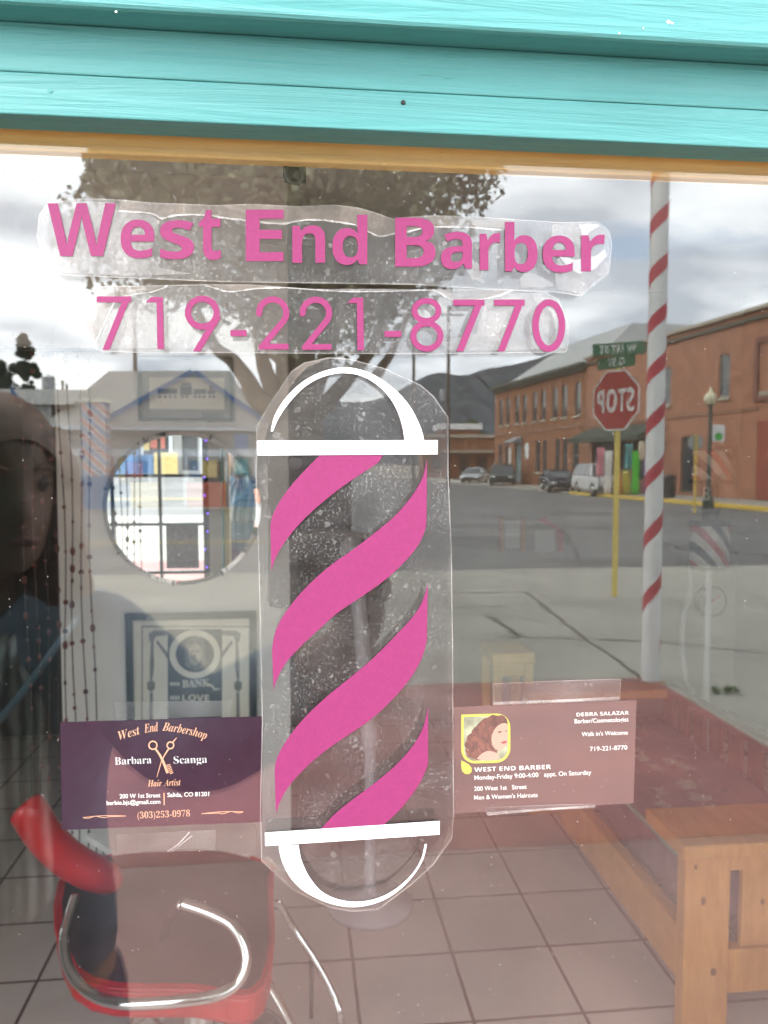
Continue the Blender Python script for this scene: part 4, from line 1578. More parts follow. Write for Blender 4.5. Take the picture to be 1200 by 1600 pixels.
# pale tray shape on the arm, between the card and the seat
ty = thing('tray', 'pale grey counter tray behind the red chair arm', 'tray', (-0.5, 2.3, 0.6))
tq = [V(133, 1305, 2.52), V(150, 1292, 2.6), V(392, 1283, 2.6), V(402, 1292, 2.58), V(402, 1325, 2.5), V(390, 1334, 2.48), V(290, 1340, 2.46), V(216, 1356, 2.44)]
zt_ = sum(p.z for p in tq) / len(tq)
tq = [CAMP + (p - CAMP) * ((zt_ - CAMP.z) / (p - CAMP).z) for p in tq]
obj('board', MB().prism(tq, (0, 0, -0.02)), mat('tray_white', (0.85, 0.85, 0.80), 0.5), ty, bevel=0.004)
lm = MB()
for i in (0, 2, 4, 7):
    p = Vector(tq[i]).lerp(sum(tq, Vector()) / len(tq), 0.2)
    lm.tube([(p.x, p.y, zt_ - 0.0201), (p.x, p.y, 0)], 0.012, 8)
parts('leg', lm, M_chrome, ty)

# wooden couch on the right, its slatted arm towards the window
co = thing('wooden_couch', 'orange pine couch with slatted arm and mauve seat cushion by the right wall', 'couch', (1.5, 2.3, 0))
cx0, cy0, cy1 = 1.05, 1.70, 3.25
az = 0.605
slx = G(1069, 1450, cy0).x
f_ = MB().box((slx, cy0 + 0.0505, 0.17), (slx + 0.045, cy1 - 0.0505, 0.33))
obj('front_rail', f_, M_orange, co, bevel=0.004)
f_ = MB().box((slx, cy0, 0), (slx + 0.135, cy0 + 0.05, az - 0.041))
obj('leg', f_, M_orange, co, bevel=0.004)
f_ = MB().box((slx, cy1 - 0.05, 0), (slx + 0.13, cy1, az - 0.041))
obj('leg', f_, M_orange, co, bevel=0.004)
obj('leg', MB().box((1.77, cy0, 0), (1.88, cy0 + 0.05, 0.80)), M_orange, co, bevel=0.004)
for i in range(3):
    x = slx + 0.178 + i * 0.195
    obj('slat', MB().box((x, cy0 + 0.012, 0.27), (x + 0.145, cy0 + 0.034, az - 0.105)), M_orange, co, bevel=0.003)
obj('apron', MB().box((slx + 0.136, cy0 + 0.004, az - 0.1045), (1.769, cy0 + 0.046, az - 0.0405)), M_orange, co, bevel=0.003)
obj('lower_rail', MB().box((slx + 0.136, cy0 + 0.004, 0.14), (1.769, cy0 + 0.046, 0.2695)), M_orange, co, bevel=0.003)
obj('armrest', MB().box((slx - 0.03, cy0 - 0.05, az - 0.04), (1.768, cy0 + 0.20, az)), M_orange, co, bevel=0.006)
obj('armrest', MB().box((slx - 0.03, cy1 - 0.14, az - 0.04), (1.768, cy1 + 0.02, az)), M_orange, co, bevel=0.006)
kn = MB()
for x_, z_, a_, b_ in ((slx + 0.055, 0.42, 0.007, 0.013), (slx + 0.09, 0.21, 0.009, 0.012), (slx + 0.24, 0.40, 0.006, 0.010), (slx + 0.30, 0.33, 0.009, 0.007), (slx + 0.03, 0.52, 0.005, 0.008), (slx + 0.26, 0.53, 0.011, 0.006)):
    yk = cy0 - 0.0006 if z_ > 0.505 or x_ < slx + 0.13 else cy0 + 0.0114
    yk = cy0 + 0.0034 if (z_ > 0.5 and x_ > slx + 0.14) else yk
    kn.prism([(x_ + a_ * math.cos(k * PI / 6), yk, z_ + b_ * math.sin(k * PI / 6)) for k in range(12)], (0, 0.0004, 0))
parts('knot', kn, mat('pine_knot', (0.16, 0.055, 0.015), 0.5), co)
M_dimslat = grainmat('shaded_slat_wood', (0.16, 0.05, 0.03), (0.22, 0.075, 0.045), (10, 10, 1.5), 4, rough=0.4)  # couch wood darkened: shade of the dim interior put into the colour
M_mauvefab = mat('mauve_fabric', (0.15, 0.092, 0.105), 0.9, var=0.15, scale=18, bump=0.15, bscale=240)
cu = obj('seat_cushion', MB().box((slx + 0.06, cy0 + 0.06, 0.31), (1.70, cy1 - 0.06, 0.47)), M_mauvefab, co, bevel=0.03)
bt = MB()
for i in range(3):
    for j in range(4):
        bt.sphere((cx0 + 0.22 + 0.27 * i, cy0 + 0.28 + 0.33 * j, 0.472), 0.016, 6, (1, 1, 0.5))
parts('tuft', bt, mat('dark_thread', (0.05, 0.035, 0.03)), cu, smooth=True)
obj('piping', MB().tube([(slx + 0.072, cy0 + 0.07, 0.462), (slx + 0.072, cy1 - 0.07, 0.462)], 0.008, 8), mat('green_piping', (0.15, 0.22, 0.17), 0.8), cu, smooth=True)
fl = MB()
for i in range(46):
    yy = random.uniform(cy0 + 0.2, cy1 - 0.1)
    xx = random.gauss(1.42, 0.06)
    r_ = random.uniform(0.008, 0.028)
    q_ = []
    for a in range(10):
        rr = r_ * (1 + 0.35 * math.sin(a * 2.3 + i) + 0.2 * math.sin(a * 3.7 + 2 * i))
        q_.append((xx + rr * math.cos(a * PI / 5), yy + rr * 1.5 * math.sin(a * PI / 5), 0.4702 + 0.00003 * i))
    fl.poly(q_)
obj('flower_print', fl, mat('pale_green_print', (0.36, 0.40, 0.33), 0.9, var=0.3, scale=30), cu, fix=False)
for i in range(10):
    y_ = cy0 + 0.10 + i * 0.14
    obj('back_slat', MB().box((1.705, y_, 0.30), (1.725, y_ + 0.085, 0.60)), M_dimslat, co, bevel=0.003)
obj('top_rail', MB().box((1.69, cy0 + 0.201, 0.601), (1.74, cy1 - 0.15, 0.64)), M_dimslat, co, bevel=0.004)

# things in the dim passage and on the back wall
M_brown = grainmat('dark_brown_wood', (0.075, 0.042, 0.040), (0.105, 0.06, 0.055), (10, 10, 1.5), 4, rough=0.35)
cb_ = thing('cabinet', 'tall dark brown wooden cabinet in the passage behind the striped decal', 'cabinet', (0.12, 3.3, 0))
obj('body', MB().box((0.005, 3.25, 0.06), (0.33, 3.65, 1.34)), M_brown, cb_, bevel=0.006)
obj('door', MB().box((0.02, 3.228, 0.10), (0.315, 3.2495, 1.30)), M_brown, cb_, bevel=0.004)
obj('handle', MB().tube([(0.05, 3.22, 0.72), (0.05, 3.20, 0.73), (0.05, 3.20, 0.83), (0.05, 3.22, 0.84)], 0.006, 8), M_chrome, cb_, smooth=True)
obj('plinth', MB().box((0.015, 3.27, 0), (0.32, 3.64, 0.0595)), M_brown, cb_)
sd = thing('floor_stand', 'pale grey upright stand with a rounded head behind the striped decal', 'stand', (0.2, 2.6, 0))
hp = [V(548, 838, 2.95), V(552, 880, 2.95), V(560, 940, 2.95), V(566, 1010, 2.95), V(572, 1090, 2.95), V(578, 1170, 2.95)]
M_lilac = mat('pale_plastic', (0.45, 0.43, 0.46), 0.35, var=0.05)
obj('column', MB().tube(spline(hp, 6), [0.012, 0.028, 0.040, 0.045, 0.045, 0.044, 0.042, 0.038, 0.034, 0.03, 0.028] + [0.028] * 20, 14), M_lilac, sd, smooth=True)
pb = hp[-1]
obj('foot', MB().lathe((pb.x, pb.y, 0), [(0.16, 0), (0.16, 0.02), (0.05, 0.05), (0.02, 0.08), (0.02, pb.z)], 24), M_lilac, sd, smooth=True)
BYW = 4.6


def onwall(x, y):
    return G(x, y, BYW)


for lab, nm, cat_, x0, y0, x1, y1, m in (('pale notice sheet with an orange frame on the dim back wall', 'notice', 'notice', 788, 814, 812, 856, M_paperwhite), ('white notice sheet under a red flap on the dim back wall', 'notice', 'notice', 836, 828, 866, 862, M_paperwhite)):
    a, b = G(x0, y0, BYW), G(x1, y1, BYW)
    t = thing(nm, lab, cat_, ((a.x + b.x) / 2, BYW, b.z))
    obj('sheet', MB().box((a.x, BYW - 0.006, b.z), (b.x, BYW - 0.003, a.z)), m, t)
    if x0 < 800:
        for xx in (a.x - 0.035, b.x + 0.005):
            obj('frame_strip', MB().box((xx, BYW - 0.012, b.z - 0.02), (xx + 0.03, BYW - 0.003, a.z + 0.02)), M_orange, t)
    else:
        obj('flap', MB().prism([(a.x, BYW - 0.008, a.z + 0.06), (a.x + 0.06, BYW - 0.008, a.z + 0.09), (b.x + 0.06, BYW - 0.008, a.z - 0.02), (b.x + 0.06, BYW - 0.008, b.z), (b.x + 0.02, BYW - 0.008, b.z), (b.x + 0.01, BYW - 0.008, a.z + 0.005)], (0, 0.004, 0)), M_red, t)
sl = thing('stool', 'small tan wooden stool on the tiled floor beyond the mauve card', 'stool', (0.92, 3.9, 0))
SA, SB = G(770, 1022, 3.9), G(836, 1022, 3.9)
obj('seat', MB().box((SA.x, 3.9, SA.z - 0.06), (SB.x, 4.22, SA.z)), M_pine, sl, bevel=0.006)
for x in (SA.x + 0.005, SB.x - 0.055):
    for y in (3.905, 4.165):
        obj('leg', MB().box((x, y, 0), (x + 0.05, y + 0.05, SA.z - 0.0605)), M_pine, sl, bevel=0.004)
obj('apron', MB().box((SA.x + 0.056, 3.912, SA.z - 0.13), (SB.x - 0.056, 3.935, SA.z - 0.0605)), M_pine, sl)

# the electric barber pole with its cord on the back wall, a round clock below it
PW = 4.0
bpx0, bpx1 = G(1082, 800, PW), G(1138, 800, PW)
bx, br = (bpx0.x + bpx1.x) / 2, (bpx1.x - bpx0.x) / 2
bl = thing('barber_pole_lamp', 'barber pole on a stand with red white and black striped drums and white cord', 'barber pole', (bx, PW, 0))
zA, zB = G(1108, 704, PW).z, G(1108, 748, PW).z
zC, zD = G(1108, 820, PW).z, G(1108, 882, PW).z
M_str = bpy.data.materials.new('barber_stripe')
M_str.use_nodes = True
t_ = M_str.node_tree
tcn = t_.nodes.new('ShaderNodeTexCoord')
sx = t_.nodes.new('ShaderNodeSeparateXYZ')
t_.links.new(tcn.outputs['Object'], sx.inputs[0])
mm = t_.nodes.new('ShaderNodeMath')
mm.operation = 'MULTIPLY_ADD'
mm.inputs[1].default_value = 1.25
t_.links.new(sx.outputs[0], mm.inputs[0])
t_.links.new(sx.outputs[2], mm.inputs[2])
m2_ = t_.nodes.new('ShaderNodeMath')
m2_.operation = 'MULTIPLY'
m2_.inputs[1].default_value = 4.4
t_.links.new(mm.outputs[0], m2_.inputs[0])
fr_ = t_.nodes.new('ShaderNodeMath')
fr_.operation = 'FRACT'
t_.links.new(m2_.outputs[0], fr_.inputs[0])
rp_ = t_.nodes.new('ShaderNodeValToRGB')
rp_.color_ramp.interpolation = 'CONSTANT'
rp_.color_ramp.elements[0].color = (0.8, 0.79, 0.76, 1)
rp_.color_ramp.elements[1].position = 0.25
rp_.color_ramp.elements[1].color = (0.55, 0.04, 0.03, 1)
for ps_, cc in ((0.5, (0.8, 0.79, 0.76, 1)), (0.75, (0.02, 0.025, 0.05, 1))):
    e = rp_.color_ramp.elements.new(ps_)
    e.color = cc
t_.links.new(fr_.outputs[0], rp_.inputs[0])
t_.links.new(rp_.outputs[0], t_.nodes['Principled BSDF'].inputs['Base Color'])
for za_, zb_ in ((zA, zB), (zC, zD)):
    obj('striped_drum', MB().lathe((bx, PW, zb_), [(br, 0), (br, za_ - zb_)], 32), M_str, bl, smooth=False, origin=(bx, PW, zb_))
    obj('cap_ring', MB().lathe((bx, PW, zb_ - 0.025), [(br + 0.012, 0), (br + 0.012, 0.0245)], 32), M_black, bl)
    obj('cap_ring', MB().lathe((bx, PW, za_ + 0.0005), [(br + 0.012, 0), (br + 0.012, 0.0245)], 32), M_black, bl)
obj('core', MB().lathe((bx, PW, zC + 0.0255), [(br * 0.45, 0), (br * 0.45, zB - zC - 0.051)], 20), M_black, bl)
tx = MB()
textline(tx, 'B', (1098, 782), (1110, 782), 22, lambda x, y: G(x, y, PW - br * 0.47), bold)
obj('lettering', tx, M_paperwhite, bl, fix=False)
obj('stand', MB().lathe((bx, PW, 0), [(0.13, 0), (0.13, 0.012), (0.02, 0.03), (0.018, zD - 0.0255)], 20), M_white, bl)
cd = [G(1078, 884, PW), G(1078, 930, PW + 0.2), G(1068, 965, PW + 0.3), G(1066, 1010, PW + 0.35), G(1072, 1060, PW + 0.4), G(1082, 1085, PW + 0.45), G(1090, 1150, PW + 0.45)]
obj('cord', MB().tube(spline(cd, 6), 0.014, 8), M_white, bl, smooth=True)
a = G(1108, 938, BYW)
rk = 27 / FPX * (BYW + 0.37)
ck = thing('wall_clock', 'small round wall clock with a dark rim below the barber pole', 'clock', (a.x, BYW, a.z))
obj('rim', MB().lathe((a.x, BYW - 0.04, a.z), [(rk * 0.86, 0.0), (rk, 0.006), (rk, 0.038)], 32, 'y'), M_black, ck, smooth=False)
obj('dial', MB().lathe((a.x, BYW - 0.043, a.z), [(rk * 0.82, 0.0), (rk * 0.82, 0.0028)], 32, 'y'), mat('grey_dial', (0.42, 0.40, 0.38), 0.5), ck)
hh = MB()
for ang, ln in ((40, 0.6), (150, 0.45)):
    d = Vector((math.cos(R(ang)), 0, math.sin(R(ang))))
    s_ = Vector((-d.z, 0, d.x)) * 0.006
    p = Vector((a.x, BYW - 0.0445 - ang * 0.00001, a.z))
    hh.poly([p + s_, p + d * rk * ln + s_, p + d * rk * ln - s_, p - s_])
parts('hand', hh, M_red, ck, fix=False)

# window with small panes left of the big pane (it is what the mirror shows)
gw = thing('paned_window', 'dark framed window with small panes left of the big pane', 'window', ((GX0 + GX1) / 2, 0.07, GZ0))
cols, rws = [-1.64, -1.30, -0.967], [0.77, 1.12, 1.47, 1.82]
gm = MB()
ft = 0.045
gm.box((GX0, 0.05, GZ0), (GX0 + ft, 0.10, GZ1)).box((GX1 - ft, 0.05, GZ0), (GX1, 0.10, GZ1)).box((GX0 + ft, 0.05, GZ0), (GX1 - ft, 0.10, GZ0 + ft)).box((GX0 + ft, 0.05, GZ1 - ft), (GX1 - ft, 0.10, GZ1))
obj('frame', gm, M_dark, gw)
gm = MB()
for x in cols:
    gm.box((x - 0.011, 0.06, GZ0 + ft), (x + 0.011, 0.09, GZ1 - ft))
parts('upright_bar', gm, M_dark, gw)
gm = MB()
xs_ = [GX0 + ft] + cols + [GX1 - ft]
for z in rws:
    for i in range(len(xs_) - 1):
        gm.box((xs_[i] + (0.011 if i else 0), 0.062, z - 0.011), (xs_[i + 1] - (0.011 if i < len(xs_) - 2 else 0), 0.088, z + 0.011))
parts('cross_bar', gm, M_dark, gw)
obj('pane', MB().box((GX0 + ft, 0.071, GZ0 + ft), (GX1 - ft, 0.075, GZ1 - ft)), glassmat('small_panes', 0.05), gw)
pn = thing('notice', 'grey printed notice sheet taped inside the small-paned window', 'notice', (-0.80, 0.092, 0.80))
obj('sheet', MB().box((-0.93, 0.0915, 0.80), (-0.70, 0.0935, 1.11)), mat('grey_notice', (0.42, 0.41, 0.44), 0.8, var=0.25, scale=40), pn)
fl_ = thing('fairy_lights', 'string of tiny violet fairy lights along the small-paned window frame', 'fairy lights', (GX1, 0.12, GZ0))
obj('wire', MB().tube([(GX1 - 0.02 + 0.012 * math.sin(i * 1.3), 0.112, 0.5 + i * 0.1) for i in range(17)] + [(GX1 - 0.05, 0.112, 2.15), (GX0 + 0.1, 0.112, 2.15)], 0.002, 5), M_black, fl_)
M_led = emit('violet_led', (0.22, 0.08, 1.0), 1.0)
for i in range(12):
    obj('bulb', MB().sphere((GX1 - 0.02 + 0.014 * math.sin(i * 1.7), 0.118, 0.55 + i * 0.13), 0.0045, 5), M_led, fl_, smooth=True)

# ================================================================== THE PERSON WITH THE PHONE (seen in the pane)
def skin(name, verts, edges, m, parent, root=0, sub=2, origin=None):
    """one continuous surface grown round a jointed skeleton; verts = (x, y, z, radius)"""
    base = world_origin(parent) if parent else Vector((0, 0, 0))
    b = bmesh.new()
    ly = b.verts.layers.skin.verify()
    vs = []
    for i, v in enumerate(verts):
        q = b.verts.new(Vector(v[:3]) - base)
        r_ = v[3]
        q[ly].radius = r_ if isinstance(r_, tuple) else (r_, r_)
        q[ly].use_root = (i == root)
        vs.append(q)
    for a, c in edges:
        b.edges.new((vs[a], vs[c]))
    me = bpy.data.meshes.new(name)
    b.to_mesh(me)
    b.free()
    me.materials.append(m)
    o = bpy.data.objects.new(name, me)
    COL.objects.link(o)
    o.parent = parent
    sk = o.modifiers.new('skin', 'SKIN')
    sk.use_smooth_shade = True
    sb_ = o.modifiers.new('sub', 'SUBSURF')
    sb_.levels = sub
    sb_.render_levels = sub
    return o


def chain(verts, edges, pts, start=None):
    prev = start
    first = None
    for p in pts:
        verts.append(p)
        i = len(verts) - 1
        if prev is not None:
            edges.append((prev, i))
        if first is None:
            first = i
        prev = i
    return prev


PX, PY = -0.440, -0.80                       # where the person stands, in front of the glass
pe = thing('person', 'long haired person in denim jacket and striped scarf holding up a phone', 'person', (PX, PY, 0))
M_skin = mat('skin', (0.27, 0.15, 0.11), 0.5, var=0.08, scale=20)
M_hair = mat('brown_hair', (0.22, 0.115, 0.075), 0.5, var=0.5, scale=50)
M_denim = mat('denim', (0.135, 0.175, 0.22), 0.9, var=0.25, scale=40, bump=0.2, bscale=500)
M_jean = mat('dark_jeans', (0.02, 0.035, 0.075), 0.9, var=0.25, scale=40)
M_coat = mat('black_coat', (0.014, 0.016, 0.022), 0.85, var=0.3, scale=20)
hx, hy, hz = PX + 0.035, PY + 0.055, 1.605
WR = Vector((0.062, -0.425, 1.475))          # right wrist
EL = Vector((-0.120, -0.590, 1.305))         # right elbow
SR = Vector((-0.270, -0.780, 1.400))         # right shoulder
SLf = Vector((-0.610, -0.815, 1.385))
vs, es = [], []
pelvis = (PX, PY - 0.01, 0.96, (0.165, 0.115))
chain(vs, es, [pelvis, (PX, PY - 0.01, 1.10, (0.14, 0.10)), (PX, PY - 0.015, 1.25, (0.155, 0.105)), (PX, PY - 0.01, 1.36, (0.13, 0.085)), (PX, PY, 1.44, 0.055), (PX + 0.002, PY + 0.02, 1.50, 0.052)])
neck = len(vs) - 1
# head, chin forward
chain(vs, es, [(hx, hy - 0.01, 1.56, (0.062, 0.075)), (hx, hy, 1.63, (0.074, 0.094)), (hx, hy - 0.01, 1.70, (0.066, 0.080)), (hx, hy - 0.012, 1.728, (0.03, 0.04))], neck)
# right arm up to the phone
chain(vs, es, [(SR.x, SR.y, SR.z, 0.058), tuple(SR.lerp(EL, 0.5)) + (0.047,), tuple(EL) + (0.040,), tuple(EL.lerp(WR, 0.35)) + (0.040,), tuple(WR) + (0.026,)], 3)
wr = len(vs) - 1
PALM = Vector((0.066, -0.402, 1.535))
chain(vs, es, [tuple(WR.lerp(PALM, 0.5)) + ((0.03, 0.017),), tuple(PALM) + ((0.036, 0.015),)], wr)
palm = len(vs) - 1
# fingers close across the back of the phone, thumb on the screen side
for k, (z0, ln) in enumerate(((1.578, 0.070), (1.558, 0.078), (1.538, 0.072), (1.520, 0.058))):
    a = Vector((0.062, -0.388, z0 - 0.004))
    chain(vs, es, [(0.066, -0.396, z0 - 0.008, 0.0095), (0.064, -0.3735, z0, 0.0088), (0.064 - ln * 0.42, -0.3625, z0 + 0.003, 0.0085), (0.064 - ln * 0.75, -0.3610, z0 + 0.002, 0.0078), (0.064 - ln, -0.3625, z0 - 0.001, 0.0062)], palm)
chain(vs, es, [(0.062, -0.412, 1.520, 0.013), (0.048, -0.412, 1.545, 0.0105), (0.028, -0.401, 1.562, 0.0095), (0.012, -0.399, 1.572, 0.0075)], palm - 1)
# left arm hanging
chain(vs, es, [(SLf.x, SLf.y, SLf.z, 0.058), (-0.640, -0.82, 1.24, 0.047), (-0.635, -0.82, 1.10, 0.040), (-0.635, -0.80, 0.97, 0.036), (-0.63, -0.77, 0.86, 0.026), (-0.63, -0.76, 0.80, (0.018, 0.036))], 3)
lp = len(vs) - 1
for k in range(4):
    y_ = -0.735 - 0.018 * k
    L_ = (0.065, 0.075, 0.07, 0.055)[k]
    chain(vs, es, [(-0.63, y_, 0.77, 0.0095), (-0.627, y_, 0.77 - L_ * 0.5, 0.0085), (-0.618, y_, 0.77 - L_, 0.0065)], lp)
chain(vs, es, [(-0.622, -0.728, 0.81, 0.012), (-0.615, -0.716, 0.785, 0.009), (-0.612, -0.712, 0.76, 0.007)], lp)
# legs
for sg in (1, -1):
    chain(vs, es, [(PX + sg * 0.095, PY - 0.01, 0.88, 0.092), (PX + sg * 0.105, PY, 0.68, 0.078), (PX + sg * 0.108, PY + 0.01, 0.49, 0.056), (PX + sg * 0.11, PY - 0.01, 0.33, 0.056), (PX + sg * 0.112, PY - 0.02, 0.10, 0.038), (PX + sg * 0.115, PY + 0.0, 0.05, 0.036), (PX + sg * 0.12, PY + 0.14, 0.03, (0.04, 0.022))], 0)
skin('body', vs, es, M_skin, pe)
# clothes
vs, es = [], []
chain(vs, es, [(PX, PY - 0.01, 0.86, (0.195, 0.145)), (PX, PY - 0.01, 1.00, (0.19, 0.135)), (PX, PY - 0.01, 1.12, (0.170, 0.125)), (PX, PY - 0.015, 1.25, (0.180, 0.128)), (PX, PY - 0.01, 1.365, (0.152, 0.105)), (PX, PY + 0.0, 1.435, 0.078)])
chain(vs, es, [(SR.x, SR.y, SR.z, 0.076), tuple(SR.lerp(EL, 0.5)) + (0.080,), tuple(EL) + (0.080,), tuple(EL.lerp(WR, 0.4)) + (0.066,), tuple(EL.lerp(WR, 0.80)) + (0.046,)], 4)
chain(vs, es, [(SLf.x, SLf.y, SLf.z, 0.076), (-0.617, -0.82, 1.24, 0.066), (-0.638, -0.82, 1.10, 0.058), (-0.638, -0.80, 0.97, 0.052), (-0.633, -0.775, 0.89, 0.044)], 4)
skin('denim_jacket', vs, es, M_denim, pe)
vs, es = [], []
chain(vs, es, [(PX, PY - 0.01, 0.97, (0.178, 0.128)), (PX, PY - 0.01, 0.90, (0.165, 0.12))])
for sg in (1, -1):
    chain(vs, es, [(PX + sg * 0.098, PY - 0.01, 0.80, 0.105), (PX + sg * 0.106, PY, 0.64, 0.088), (PX + sg * 0.108, PY + 0.01, 0.49, 0.072), (PX + sg * 0.11, PY - 0.01, 0.30, 0.068), (PX + sg * 0.112, PY - 0.015, 0.085, 0.062)], 1)
skin('jeans', vs, es, M_jean, pe)
M_scarf = mat('striped_scarf', (0.3, 0.29, 0.27), 0.9)
tt = M_scarf.node_tree
wv = tt.nodes.new('ShaderNodeTexWave')
wv.wave_type = 'BANDS'
wv.bands_direction = 'X'
wv.inputs['Scale'].default_value = 22
wv.inputs['Distortion'].default_value = 2.5
wv.inputs['Detail'].default_value = 2
tco = tt.nodes.new('ShaderNodeTexCoord')
tt.links.new(tco.outputs['Object'], wv.inputs[0])
rr_ = tt.nodes.new('ShaderNodeValToRGB')
rr_.color_ramp.elements[0].color = (0.03, 0.03, 0.032, 1)
rr_.color_ramp.elements[1].color = (0.60, 0.58, 0.55, 1)
tt.links.new(wv.outputs[0], rr_.inputs[0])
tt.links.new(rr_.outputs[0], tt.nodes['Principled BSDF'].inputs['Base Color'])
scf = MB()
nu, nv = 22, 14
for j in range(nv + 1):
    z = 1.43 - (1.43 - 1.055) * j / nv
    wd_ = 0.075 + 0.065 * min(1, j / 4)
    for i in range(nu + 1):
        u = i / nu - 0.5
        xx = PX + 0.012 - 0.012 * j / nv + 1.55 * wd_ * u
        yy = PY + 0.150 - 0.42 * (2 * wd_ * u) ** 2 / 0.14 + 0.010 * math.sin(u * 26 + 0.35 * j) - (0.03 if j == 0 else 0)
        scf.v.append((xx, yy, z + (0.012 * math.sin(i * 2.4) if j == nv else 0)))
for j in range(nv):
    for i in range(nu):
        scf.f.append((j * (nu + 1) + i, j * (nu + 1) + i + 1, (j + 1) * (nu + 1) + i + 1, (j + 1) * (nu + 1) + i))
so_ = obj('scarf', scf, M_scarf, pe, smooth=True, fix=False)
th_ = so_.modifiers.new('thick', 'SOLIDIFY')
th_.thickness = 0.008
for sg in (1, -1):
    vs, es = [], []
    chain(vs, es, [(PX + sg * 0.112, PY - 0.045, 0.045, (0.04, 0.04)), (PX + sg * 0.115, PY + 0.03, 0.045, (0.045, 0.04)), (PX + sg * 0.12, PY + 0.11, 0.036, (0.05, 0.032)), (PX + sg * 0.122, PY + 0.165, 0.03, (0.04, 0.024))])
    skin('shoe', vs, es, M_coat, pe)
# collar, bag strap, face, hair
cob = MB()
for sg in (1, -1):
    cob.prism([(PX + sg * 0.02, PY + 0.105, 1.40), (PX + sg * 0.105, PY + 0.085, 1.375), (PX + sg * 0.115, PY + 0.03, 1.445), (PX + sg * 0.075, PY + 0.05, 1.475)], (0, 0.012, 0.004))
parts('collar', cob, M_denim, pe, bevel=0.004)
obj('bag_strap', MB().tube(spline([(SR.x - 0.02, PY - 0.06, 1.46), (SR.x - 0.03, PY + 0.09, 1.43), (PX + 0.06, PY + 0.142, 1.32), (PX - 0.06, PY + 0.152, 1.22), (PX - 0.17, PY + 0.10, 1.08), (PX - 0.20, PY - 0.02, 0.98)], 6), 0.005, 6), mat('pale_strap', (0.35, 0.45, 0.55), 0.8), pe, smooth=True)


TURN = R(42)


def FP(x, y, z):
    return Vector((hx + x * math.cos(TURN) + y * math.sin(TURN), hy - x * math.sin(TURN) + y * math.cos(TURN), z))


hd_ = MB()
# front of the head as a shaped shell: brow, nose, cheeks, lips, chin
prof = [(1.500, 0.030, 0.040), (1.512, 0.046, 0.062), (1.530, 0.056, 0.078), (1.548, 0.062, 0.082), (1.565, 0.067, 0.086), (1.585, 0.071, 0.089), (1.605, 0.073, 0.090), (1.625, 0.074, 0.091), (1.650, 0.075, 0.095), (1.680, 0.074, 0.094), (1.705, 0.066, 0.084), (1.722, 0.050, 0.064), (1.733, 0.022, 0.030)]
nn = 36
for z, a, b in prof:
    for k in range(nn):
        t = 2 * PI * k / nn
        x_, y_ = a * math.cos(t), b * math.sin(t)
        if math.sin(t) > 0:
            fx = x_ / a
            nose = 0.026 * math.exp(-((z - 1.585) / 0.016) ** 2) + 0.014 * math.exp(-((z - 1.612) / 0.02) ** 2)
            y_ += nose * math.exp(-(fx / 0.17) ** 2)
            y_ += 0.008 * math.exp(-((z - 1.552) / 0.012) ** 2) * math.exp(-(fx / 0.3) ** 2)
            y_ -= 0.012 * math.exp(-((z - 1.624) / 0.011) ** 2) * (math.exp(-((fx - 0.45) / 0.2) ** 2) + math.exp(-((fx + 0.45) / 0.2) ** 2))
            y_ += 0.006 * math.exp(-((z - 1.645) / 0.012) ** 2) * (math.exp(-((fx - 0.4) / 0.3) ** 2) + math.exp(-((fx + 0.4) / 0.3) ** 2))
            y_ += 0.010 * math.exp(-((z - 1.515) / 0.014) ** 2) * math.exp(-(fx / 0.5) ** 2)
        hd_.v.append(tuple(FP(x_, y_, z)))
for i in range(len(prof) - 1):
    for k in range(nn):
        hd_.f.append((i * nn + k, i * nn + (k + 1) % nn, (i + 1) * nn + (k + 1) % nn, (i + 1) * nn + k))
hd_.f.append(tuple(range(nn))[::-1])
hd_.f.append(tuple((len(prof) - 1) * nn + k for k in range(nn)))
fo = obj('face', hd_, M_skin, pe, smooth=True)
sf = fo.modifiers.new('sub', 'SUBSURF')
sf.levels = 1
sf.render_levels = 1
ey = MB()
for sg in (1, -1):
    ey.sphere(FP(sg * 0.032, 0.070, 1.624), 0.0125, 8)
parts('eye', ey, mat('eye_dark', (0.05, 0.04, 0.035), 0.2), pe, smooth=True)
lp_ = MB().sphere(FP(0, 0.090, 1.552), 0.02, 8, (1.1, 0.45, 0.38))
obj('lips', lp_, mat('lips', (0.28, 0.10, 0.09), 0.5), pe, smooth=True)
eb = MB()
for sg in (1, -1):
    eb.tube([FP(sg * 0.016, 0.091, 1.642), FP(sg * 0.032, 0.089, 1.648), FP(sg * 0.050, 0.074, 1.643)], 0.0035, 6)
parts('eyebrow', eb, M_hair, pe, smooth=True)
er = MB()
for sg in (1, -1):
    er.sphere(FP(sg * 0.077, -0.005, 1.60), 0.03, 8, (0.3, 0.6, 1.0))
parts('ear', er, M_skin, pe, smooth=True)
hm_ = MB()
